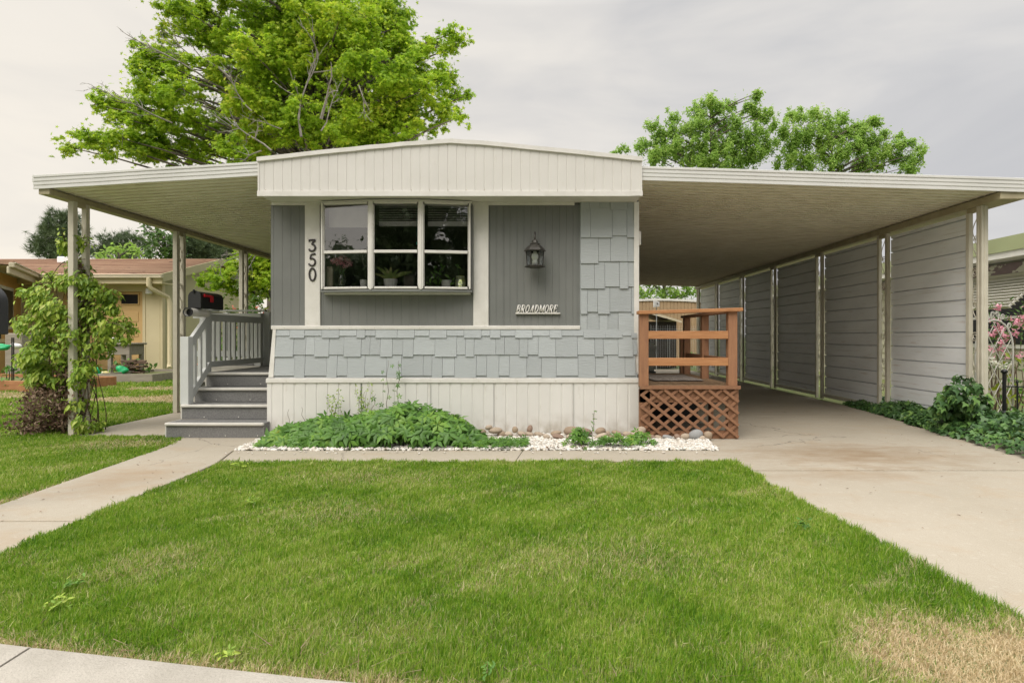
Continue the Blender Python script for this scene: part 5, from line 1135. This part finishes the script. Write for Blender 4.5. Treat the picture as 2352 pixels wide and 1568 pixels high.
mb = MB(); mb.box(X(1486,13.5),X(1508,13.5),13.45,13.95,Z(800,13.5),Z(793,13.5)); mb.box(X(1487,13.5),X(1502,13.5),13.5,13.9,Z(793,13.5),Z(786,13.5)); mb.box(X(1505,13.5),X(1508,13.5),13.46,13.5,Z(812,13.5),Z(798,13.5)); mb.build('lid', m_panel, gb, bev=.02)
MB().box(X(1486,13.5),X(1506,13.5),13.48,13.92,0,.3).build('base', m_gray, gb)
mb = MB(); wy = 19.6
for i in range(26): mb.box(3.9+i*.06, 3.903+i*.06, wy, wy+.003, 0, 1.5)
for i in range(20): mb.box(3.9, 5.4, wy+.004, wy+.007, .07*i+.05, .07*i+.053)
mb.build('wire_fence', m_panel, None, label='thin green wire fence across the end of the carport', cat='fence')
bush('hedge_bush', 'glossy green bush past the far end of the carport', 'shrub', [(1580,800,14,26,.5),(1576,780,14,20,.5),(1588,820,10,20,.4)], 21, 120, .14, m_creep)

# ---------------------------------------------------------------- right side neighbour and garden
rn = empty('neighbour_house', (9.6, 12, 0), 'sage beige lap sided house with slatted window awning at the right edge', 'house')
WX = 9.2; m_sage = MAT('sage_siding', (.42,.40,.29), (.39,.37,.265), 1.2, .6); m_grnf = MAT('green_fascia', (.33,.36,.19), None, 2, .5); m_purp = MAT('peeling_strip', (.17,.12,.12), (.20,.145,.14), 6, .7, extra=[((.5,.48,.38), 2.4, (1,1,2), .52, .54, 1.)])
mb = MB(); z = -.1
while z < 2.35: mb.add([(WX-.02,5,z),(WX-.02,24,z),(WX,24,z+.2),(WX,5,z+.2),(WX+.05,5,z),(WX+.05,24,z)],[(0,3,2,1)[::-1],(0,1,5,4)]); z += .2
mb.build('lap_siding', m_sage, rn)
MB().box(WX+.05, WX+4, 5, 24, 0, 2.6).build('wall', m_sage, rn)
MB().box(WX-.03, WX+.02, 5, 24, 2.36, 2.56).build('frieze_strip', m_purp, rn)
mb = MB(); mb.box(WX-.5, WX-.44, 4.8, 24.4, 2.72, 2.95); mb.box(WX-.5,WX+5,4.8,24.4,2.95,2.99); mb.build('fascia', m_grnf, rn)
mb = MB(); mb.box(WX-.44, WX+.05, 4.8, 24.4, 2.60, 2.63); mb.box(WX-.47,WX-.43,4.8,24.4,2.60,2.72); mb.build('soffit', m_trim, rn)
wn = MB().box(WX-.04, WX, 10.2, 12.4, .9, 2.1).build('window', m_trim, rn); MB().box(WX-.05, WX-.04, 10.28, 12.32, .98, 2.02).build('pane', m_black, wn); MB().box(WX-.06, WX-.05, 10.28, 12.32, 1.48, 1.53).build('meeting_rail', m_trim, wn)
mb = MB()
for i in range(10):
    t = i/9; x = WX-.05-.62*t; z = 2.22-.55*t; mb.beam((x,10.3-.0*t,z),(x,12.9,z),.085,.012,(.5,0,.85))
for y in (10.32,12.88): mb.beam((WX-.03,y,2.24),(WX-.69,y,1.66),.02,.03)
mb.build('slat_awning', m_nose, rn)
bush('hibiscus_shrub', 'tall hibiscus shrub covered in pink blooms by the right hand house', 'shrub', [(2300,735,28,40,.4),(2335,720,24,34,.4),(2290,780,30,40,.4),(2330,780,30,36,.4),(2350,760,30,40,.4),(2280,700,14,24,.3),(2365,810,30,40,.4),(2300,830,40,20,.3),(2260,790,20,60,.3),(2380,730,30,50,.4)], 8.3, 110, .075, m_dark, flowers=(m_pink, 75, .065, 'hibiscus_bloom'))
bush('daisy_plant', 'white flowering plant behind the arched trellis', 'plant', [(2285,850,20,14,.2),(2275,832,10,10,.2),(2310,840,16,12,.2)], 7.7, 120, .06, m_creep, flowers=(m_petalw, 14, .05, 'white_bloom'))
bush('lime_shrub', 'lime green leafy plant behind the black garden fence', 'shrub', [(2300,880,24,18,.3),(2335,835,22,14,.3),(2290,905,24,14,.3)], 7.5, 90, .11, m_lime)
bush('garden_foliage', 'mixed green foliage at the right edge behind the black fence', 'shrub', [(2340,880,30,30,.4),(2365,900,30,40,.4),(2330,920,34,24,.3),(2280,930,30,20,.3),(2350,850,22,16,.3)], 7.6, 110, .09, m_creep)
ty = 7.25; tx = lambda u_: X(u_, ty); tz = lambda v_: Z(v_, ty)
tr = empty('arched_trellis', (tx(2284), ty, 0), 'white wire arched trellis with scrolls beside the carport post', 'trellis')
hw = tx(2327)-tx(2284); cx = tx(2284); zc = tz(800); mb = MB()
mb.tube([(cx-hw,ty,0),(cx-hw,ty,zc)]+[(cx-hw*math.cos(a),ty,zc+(tz(735)-zc)*math.sin(a)) for a in np.linspace(0,math.pi,20)[1:-1]]+[(cx+hw,ty,zc),(cx+hw,ty,0)], .011, 8); mb.build('arch', m_nose, tr, smooth=True)
mb = MB(); step = hw*1.02
for k_ in range(-9, 4):
    for sg in (1,-1):
        pts = []
        for t in np.linspace(0, 1, 40):
            x = -hw+2*hw*t; z = zc+k_*step*1.25+(x*sg)*1.95; top = zc+(tz(735)-zc)*math.sqrt(max(0, 1-(x/hw)**2))
            if .0 < z < top: pts.append((cx+x, ty+.006*sg, z))
        if len(pts) > 1: mb.tube([pts[0], pts[-1]], .0055, 5)
mb.build('lattice_wire', m_nose, tr)
mb = MB()
for (su, sv, sg) in ((2267,725,-1),(2280,722,1),(2291,722,-1),(2303,728,1),(2318,748,1),(2256,735,-1)):
    mb.tube([(tx(su)+sg*.028*(1-.7*t)*math.cos(3.6*math.pi*t), ty, tz(sv)+.04*(1-.7*t)*math.sin(3.6*math.pi*t)) for t in np.linspace(0,1,26)], .005, 5)
    mb.tube([(tx(su)-sg*.028,ty,tz(sv)),(tx(su)-sg*.01,ty,tz(sv+14)),(tx(su+ (6 if sg>0 else -4)),ty,tz(sv+16))], .005, 5)
mb.build('scroll', m_nose, tr, smooth=True)
fy = 6.7; fn = empty('garden_fence', (X(2330,fy), fy, 0), 'low black metal garden fence at the right edge in the ivy', 'fence')
mb = MB(); xp = X(2307,fy); mb.tube([(xp,fy,0),(xp,fy,Z(858,fy))], .020, 10); mb.ball((xp,fy,Z(853,fy)),(.036,.036,.028)); mb.lathe([(.05,0),(.05,.02),(.025,.04)],(xp,fy,Z(950,fy)),12); mb.build('post', m_black, fn, smooth='auto')
mb = MB(); x2 = xp+1.5; mb.tube([(xp,fy,Z(887,fy)),(x2,fy-.5,Z(887,fy))], .008, 6); mb.tube([(xp,fy,.1),(x2,fy-.5,.1)], .008, 6); mb.build('rail', m_black, fn)
for i in range(12):
    t = (i+1)/12.5; x = xp+1.5*t; y = fy-.5*t; zt_ = Z(878,fy) if i % 2 == 0 or i > 3 else Z(925,fy)
    mb = MB(); mb.tube([(x,y,0),(x,y,zt_)], .010, 6); mb.lathe([(.012,0),(.016,.01),(.001,.04)],(x,y,zt_),8); mb.build('picket', m_black, fn)

# ---------------------------------------------------------------- trees
def tree(name, label, base, clumps, leaves, lsize, mat, T, trunk_r, up=0, group='trees around the house', limb=.07, flat=.7, bark=None, sub=7, tj=.5, hangt=None, extra=None, dead=None):
    base = Vector(base); tr_ = empty(name, base, label, 'tree', group); C = np.array(clumps, float)
    P, Nn = [], []
    for (x, y, z, r) in C:
        n = int(leaves*(r/.55)**2); S2 = sub*2; w = rng.uniform(.18, .5, S2); kk_ = (n*.86*w**2/(w**2).sum()).astype(int)
        for q in range(S2):
            c = np.array((x,y,z))+rng.normal(0, 1, 3)*np.array((.52,.5,.44))*r; a, d = blob(max(kk_[q],1), c, (r*w[q]*(.62 if up else 1.15),r*w[q],r*w[q]*(1.3 if up else .62)), .05); a[:,2] -= (0 if up else .25)*np.hypot(a[:,0]-c[0], a[:,1]-c[1]); P.append(a); Nn.append(d*.5+np.array([0,-.25,.65]))
        k_ = max(int(n*.14),1); P.append(np.array((x,y,z))+rng.normal(0, .55, (k_,3))*r); Nn.append(rng.normal(0,.5,(k_,3))+np.array([0,-.25,.65]))
    P = np.concatenate(P); Nn = np.concatenate(Nn); m_ = len(P)
    scatter('crown', T, P, Nn, rng.uniform(lsize*.7, lsize*1.2, m_), mat, tr_, tj, None if hangt is None else np.tile(hangt, (m_,1)))
    mb = MB(); top = Vector((base.x, base.y, C[:,2].max()-.3)); H = top.z-base.z
    tp = [base+Vector((.12*math.sin(t*4), .1*math.cos(t*3)-.1, H*t)) for t in np.linspace(0, 1, 9)]
    mb.tube(tp, [trunk_r*(1-.88*t) for t in np.linspace(0, 1, 9)], 9)
    for (x, y, z, r) in C:
        e = Vector((x, y, z)); h = max(base.z+H*.12, min(z-.35*math.hypot(x-base.x, y-base.y)-.3, top.z-.2)); t = (h-base.z)/H
        s_ = base+Vector((.12*math.sin(t*4), .1*math.cos(t*3)-.1, H*t)); ln = (e-s_).length; mid = s_.lerp(e, .5)+Vector((random.uniform(-.1,.1)*ln, random.uniform(-.1,.1)*ln, .10*ln))
        pts = [s_*(1-q)**2+mid*2*q*(1-q)+e*q*q for q in np.linspace(0, 1, 7)]; rr_ = min(limb, trunk_r*.5)*(.4+.6*min(1, ln/4))
        mb.tube(pts, [rr_*(1-.85*q) for q in np.linspace(0, 1, 7)], 5, cap=False)
        for _ in range(4):
            d = Vector(unit(rng.normal(0,1,(1,3)))[0])*r*.8; mb.tube([e, e+d*.5+Vector((0,0,.05)), e+d], [rr_*.16, rr_*.12, rr_*.05], 4, cap=False)
    mb.build('trunk', bark or m_bark, tr_, smooth=True)
    if dead:
        def twig(mb, a, d, ln, r_, dep):
            pts = [a]; p_ = a.copy(); dd = d.copy()
            for i in range(5):
                dd = (dd+Vector(rng.normal(0,.13,3))).normalized(); p_ = p_+dd*ln/5; pts.append(p_.copy())
                if dep > 0 and i > 0:
                    for _ in range(2 if dep > 1 else 1): twig(mb, p_.copy(), (dd+Vector(rng.normal(0,.65,3))).normalized(), ln*random.uniform(.2,.42), r_*.55, dep-1)
            mb.tube(pts, [r_*(1-.7*i/5) for i in range(6)], 4, cap=False)
        for a, b, r_, dep in dead:
            mb = MB(); a = Vector(a); b = Vector(b); twig(mb, a, (b-a).normalized(), (b-a).length*.85, r_*.5, dep); mb.build('dead_branch', m_twig, tr_)
    return tr_
TD = 17.5; s0 = F/TD
SG = [(170,740,50),(260,690,60),(350,730,70),(450,700,80),(560,720,90),(700,730,100),(850,740,100),(1000,760,90),(1100,720,80),(370,500,60),(330,530,40),(450,520,80),(560,540,90),(680,560,90),(420,590,50),
(540,330,60),(580,420,80),(680,380,90),(560,250,50),(640,290,80),(750,450,90),(680,50,60),(650,160,45),(760,50,80),(880,60,100),(950,20,50),(840,170,80),(1000,170,80),(1080,250,90),(1100,330,80),(900,330,80),(980,420,90),
(1180,100,90),(1250,60,100),(1350,90,100),(1450,100,110),(1550,90,100),(1500,180,110),(1600,220,90),(1700,120,100),(1780,60,90),(1830,140,60),(1850,210,45),(1250,200,100),(1200,320,100),(1300,330,90),(1420,250,100),(1650,330,110),(1750,300,100),(1800,380,110),(1870,450,85),
(1180,450,90),(1250,480,100),(1150,580,110),(1280,620,110),(1400,420,90),(1500,480,80),(1600,500,100),(1700,550,110),(1800,600,100),(1880,640,60),(1400,650,90),(1500,640,80),(1600,680,90),(1720,680,90),(1850,560,90),
(1920,260,55),(1980,240,55),(2050,220,60),(2110,170,50),(2160,200,35),(2120,240,40),(1950,350,75),(2040,400,75),(1980,450,60),(2000,530,70),(2080,560,55),(2150,590,40),(2120,480,50),(2185,480,32),(2040,630,50),(2090,390,50),(1340,540,90),(1050,500,90),(860,620,90),(560,640,70)]
cl_ = []
for a, b, r in SG:
    u_ = 76.6+a*.4557; v_ = b*.4557; rr_ = r*.4557/s0*1.06; cxn = abs(u_-650)/520
    sp_ = 3.2*math.sqrt(max(0, 1-cxn*cxn))
    D = TD+random.uniform(-1, .4)*sp_*.8; cl_.append((X(u_,D), D, Z(v_,D), rr_*D/TD))
    if 1000 < a < 1900 and b > 40: D2 = TD+random.uniform(.6, 3.2); cl_.append((X(u_+random.uniform(-20,20),D2), D2, Z(v_,D2), rr_*1.1))
for _ in range(75):
    a_ = random.choice(cl_[:100]); nb_ = sorted(cl_, key=lambda c: (c[0]-a_[0])**2+(c[2]-a_[2])**2)[1:5]; b_ = random.choice(nb_)
    if (b_[0]-a_[0])**2+(b_[2]-a_[2])**2 < 3.5: cl_.append(((a_[0]+b_[0])/2, (a_[1]+b_[1])/2+random.uniform(0,1), (a_[2]+b_[2])/2, (a_[3]+b_[3])*.42))
for u_ in range(400, 880, 75):
    for v_ in (-50, -150, -240): cl_.append((X(u_+random.uniform(-25,25),TD), TD+random.uniform(-2,2), Z(v_,TD), .8))
for u_, v_, r in ((470,645,15),(495,630,20),(520,640,22),(545,625,22),(575,612,24),(600,620,22),(610,640,20),(510,655,14),(535,665,13),(560,650,22),(590,650,20),(605,665,16),(545,610,22),(600,590,24),(575,590,20),(620,600,30),(650,610,30)):
    D = 15.6+random.uniform(-.4,.6); cl_.append((X(u_,D), D, Z(v_,D), r*1.35*D/F))
def W3(u_, v_, D): return (X(u_,D), D, Z(v_,D))
cu = lambda a, b: (76.6+a*.4557, b*.4557)
dead = [(W3(*cu(1000,400),15.2), W3(*cu(620,80),15.2), .055, 2),(W3(*cu(900,420),15.6), W3(*cu(440,70),15), .05, 2),(W3(*cu(700,620),15.8), W3(*cu(380,480),15), .045, 2),(W3(*cu(480,520),15.4), W3(*cu(250,420),15.2), .03, 2),
        (W3(*cu(1350,690),15.0), W3(*cu(1340,150),15.3), .07, 2),(W3(*cu(1200,760),14.6), W3(*cu(1000,560),14.8), .05, 2),(W3(*cu(1250,650),15), W3(*cu(1050,600),14.6), .03, 2),(W3(*cu(1450,600),15), W3(*cu(1520,380),15.2), .09, 1),(W3(*cu(1100,560),14.8), W3(*cu(930,420),14.7), .04, 2),(W3(*cu(1450,660),14.8), W3(*cu(1600,400),15), .035, 2),
        (W3(*cu(1640,430),15), W3(*cu(1740,600),14.8), .03, 2),(W3(*cu(1900,680),16), W3(*cu(1990,690),16), .02, 2),(W3(*cu(1150,760),14.6), W3(*cu(950,800),14.6), .04, 2),(W3(*cu(1000,640),14.8), W3(*cu(880,520),14.8), .03, 2),
        (W3(600,575,14.8), W3(480,600,14.4), .03, 2),(W3(590,580,14.6), W3(540,660,14.4), .03, 2),(W3(570,575,14.6), W3(500,580,14.4), .025, 2),(W3(590,570,14.6), W3(520,625,14.4), .022, 2)]
tree('sweetgum_tree', 'large bright green star leaved tree with bare grey twigs rising behind the mobile home', (X(700,TD), TD+.5, 0), cl_, 1100, .14, m_green_leaf, star_leaf(5,.40), .24, dead=dead, sub=8, hangt=[0,-.5,-.85], limb=.08)
# conifer behind it
def pine(name, label, D, defs, dens, trunkx, lsize=.34, grp='conifers behind the houses'):
    cl2 = [(X(u_,D+q), D+q, Z(v_,D+q), r*D/F) for u_, v_, r in defs for q in (0,)]
    return tree(name, label, (X(trunkx,D), D+.3, 0), cl2, dens, lsize, m_pine, NEEDLE, .2, grp, .05, sub=9, tj=.8)
pine('pine_tree', 'grey green conifer poking up behind the sweetgum crown', 27, [(560,25,14),(575,40,16),(590,60,18),(605,80,18),(620,8,12),(618,-10,14),(600,20,20),(620,50,25),(640,90,30),(590,100,20),(600,130,30),(630,150,30),(500,130,18),(520,160,22),(560,180,30),(600,200,40),(660,200,50),(560,250,40),(620,270,50),(700,280,50),(520,320,40),(590,340,50),(680,350,60),(610,-50,20),(616,-80,14)], 130, 612)
pine('pine_tree', 'tallest conifer behind the brown roof at the left', 34, [(130,492,13),(118,505,14),(150,500,14),(140,515,18),(110,530,16),(100,520,8),(95,540,12),(125,540,22),(155,530,22),(175,525,14),(85,560,12),(110,560,22),(140,565,26),(170,555,22),(190,560,16),(75,575,10),(95,580,16),(120,590,24),(160,590,26),(195,580,14),(200,540,9),(180,505,10),(165,490,8)], 130, 140, .42)
pine('pine_tree', 'second lower conifer behind the brown roof', 36, [(240,560,16),(260,555,16),(280,545,14),(300,548,14),(318,556,14),(250,575,20),(280,570,22),(310,575,20),(335,565,14),(215,575,12),(290,590,30),(230,590,20)], 120, 280, .4)
pine('pine_tree', 'dark conifer seen under the porch awning edge', 30, [(430,560,24),(460,570,26),(490,580,26),(520,575,26),(410,585,20),(450,600,30),(500,605,30),(400,560,16),(440,535,20),(480,550,24)], 260, 450, .36)
def btree(label, D, defs, mat, dens, ls, tx_, name='broadleaf_tree', tr_=.2):
    return tree(name, label, (X(tx_,D), D+.4, 0), [(X(u_,D+q), D+q, Z(v_,D+q), r*D/F) for u_, v_, r in defs for q in [random.uniform(-.8,.8)]], dens, ls, mat, OVAL, tr_, up=(D > 41), sub=9, limb=.09)
btree('low yellow green tree top over the brown roof', 30, [(240,580,12),(262,572,13),(285,578,13),(305,570,12),(318,580,12),(275,590,16),(225,588,10)], m_elm, 150, .28, 270)
btree('dark leafy tree under the porch awning beyond the roof', 28, [(340,530,14),(352,545,16),(370,538,16),(345,562,14),(362,570,18),(385,560,20),(350,585,16),(380,585,20),(405,590,18),(335,520,8),(400,550,20),(390,575,18)], m_dark, 150, .26, 375)
btree('tall green tree right of centre above the carport', 42, [(1378+a*.358, 183.8+b*.358, r*.358) for a, b, r in [(330,300,45),(280,420,45),(250,430,28),(370,380,70),(480,250,45),(430,450,80),(480,330,60),(560,320,60),(520,480,80),(620,200,55),(700,150,50),(715,120,28),(650,300,70),(640,420,70),(760,180,55),(830,160,45),(780,300,80),(740,430,80),(880,300,70),(1000,110,38),(1010,85,22),(960,180,55),(1020,220,55),(900,420,90),(1000,350,80),(1080,230,45),(1120,300,45),(1080,420,70),(1000,500,70),(760,520,90),(620,540,80),(880,520,80),(350,500,70)]], m_elm, 520, .22, 1378+720*.358, tr_=.28)
btree('wide green tree at the right above the carport', 43, [(1378+a*.358, 183.8+b*.358, r*.358) for a, b, r in [(1240,240,50),(1210,340,65),(1300,250,50),(1380,220,50),(1380,195,25),(1260,430,90),(1360,350,80),(1450,290,60),(1420,430,80),(1550,250,50),(1530,350,70),(1560,450,80),(1650,300,40),(1680,350,60),(1740,270,40),(1760,255,25),(1780,290,30),(1660,440,80),(1760,400,60),(1830,350,38),(1780,500,70),(1880,430,50),(1925,360,30),(1900,500,60),(1985,410,38),(2050,440,30),(2020,500,50),(1980,560,50),(1680,540,80),(1500,540,80),(1350,540,80),(1200,520,70),(1930,420,30),(2060,470,22),(2010,580,40)]], m_elm, 520, .22, 1378+1500*.358, tr_=.28)
btree('small tree top just above the right end of the gable', 45, [(1432,340,8),(1424,345,8),(1440,345,7),(1410,352,8)], m_elm, 520, .22, 1430, tr_=.1)
btree('leafy tree seen through the far end of the carport', 33, [(1470+i*16, 672+random.uniform(-6,8), 14) for i in range(9)]+[(1480+i*22,640-j*26,22) for i in range(5) for j in range(4)], m_elm, 260, .22, 1525)  # set nearer, with added upper crown, to block sky light at the carport end
# trees across the street behind the camera (seen only as reflections in the window)
def rtree(label, x, y, h, r, name='street_tree'):
    cl3 = []
    for i in range(44):
        a = random.uniform(0, 6.28); q = random.uniform(0, 1); zz_ = h*(.16+.84*q); rr_ = r*(1.1-.75*q)*random.uniform(.4,1); cl3.append((x+rr_*math.cos(a), y+rr_*math.sin(a), zz_, r*.42))
    return tree(name, label, (x, y, 0), cl3, 40, .45, m_pine, OVAL, .3, 'trees across the street behind the viewpoint', sub=6)
rtree('tall dark tree across the street mirrored in the middle window', -9, -22, 12, 4.5); rtree('dense dark tree across the street mirrored in the right window', -1.5, -21, 13, 4.5); rtree('broad tree across the street behind the viewpoint', 6, -23, 12, 4.5)
rtree('slender dark tree across the street mirrored in the left window', -17.5, -26, 9.2, 2.6); rtree('low tree at the far left across the street', -24, -25, 6.3, 3.6); rtree('low round tree across the street left of the slender one', -20.5, -23, 5.6, 3.4); rtree('low round tree across the street right of the slender one', -15, -23, 5.6, 3.2)
print('SCENE OBJECTS', len(S.objects))

# litter on the paving
n = 150; xx = np.concatenate([rng.uniform(1.9,4.6,90), rng.uniform(-3.6,-2.9,60)]); yy = np.concatenate([rng.uniform(2.6,9,90), rng.uniform(2.8,6.2,60)])
scatter('leaf_litter', OVAL, np.stack([xx, yy, np.full(n,.006)],1), np.tile([0,0,1.],(n,1)), rng.uniform(.006,.026,n), m_dead, None, .2, kind='stuff', label='tiny dry leaf crumbs scattered on the driveway and walkway', cat='leaf litter')
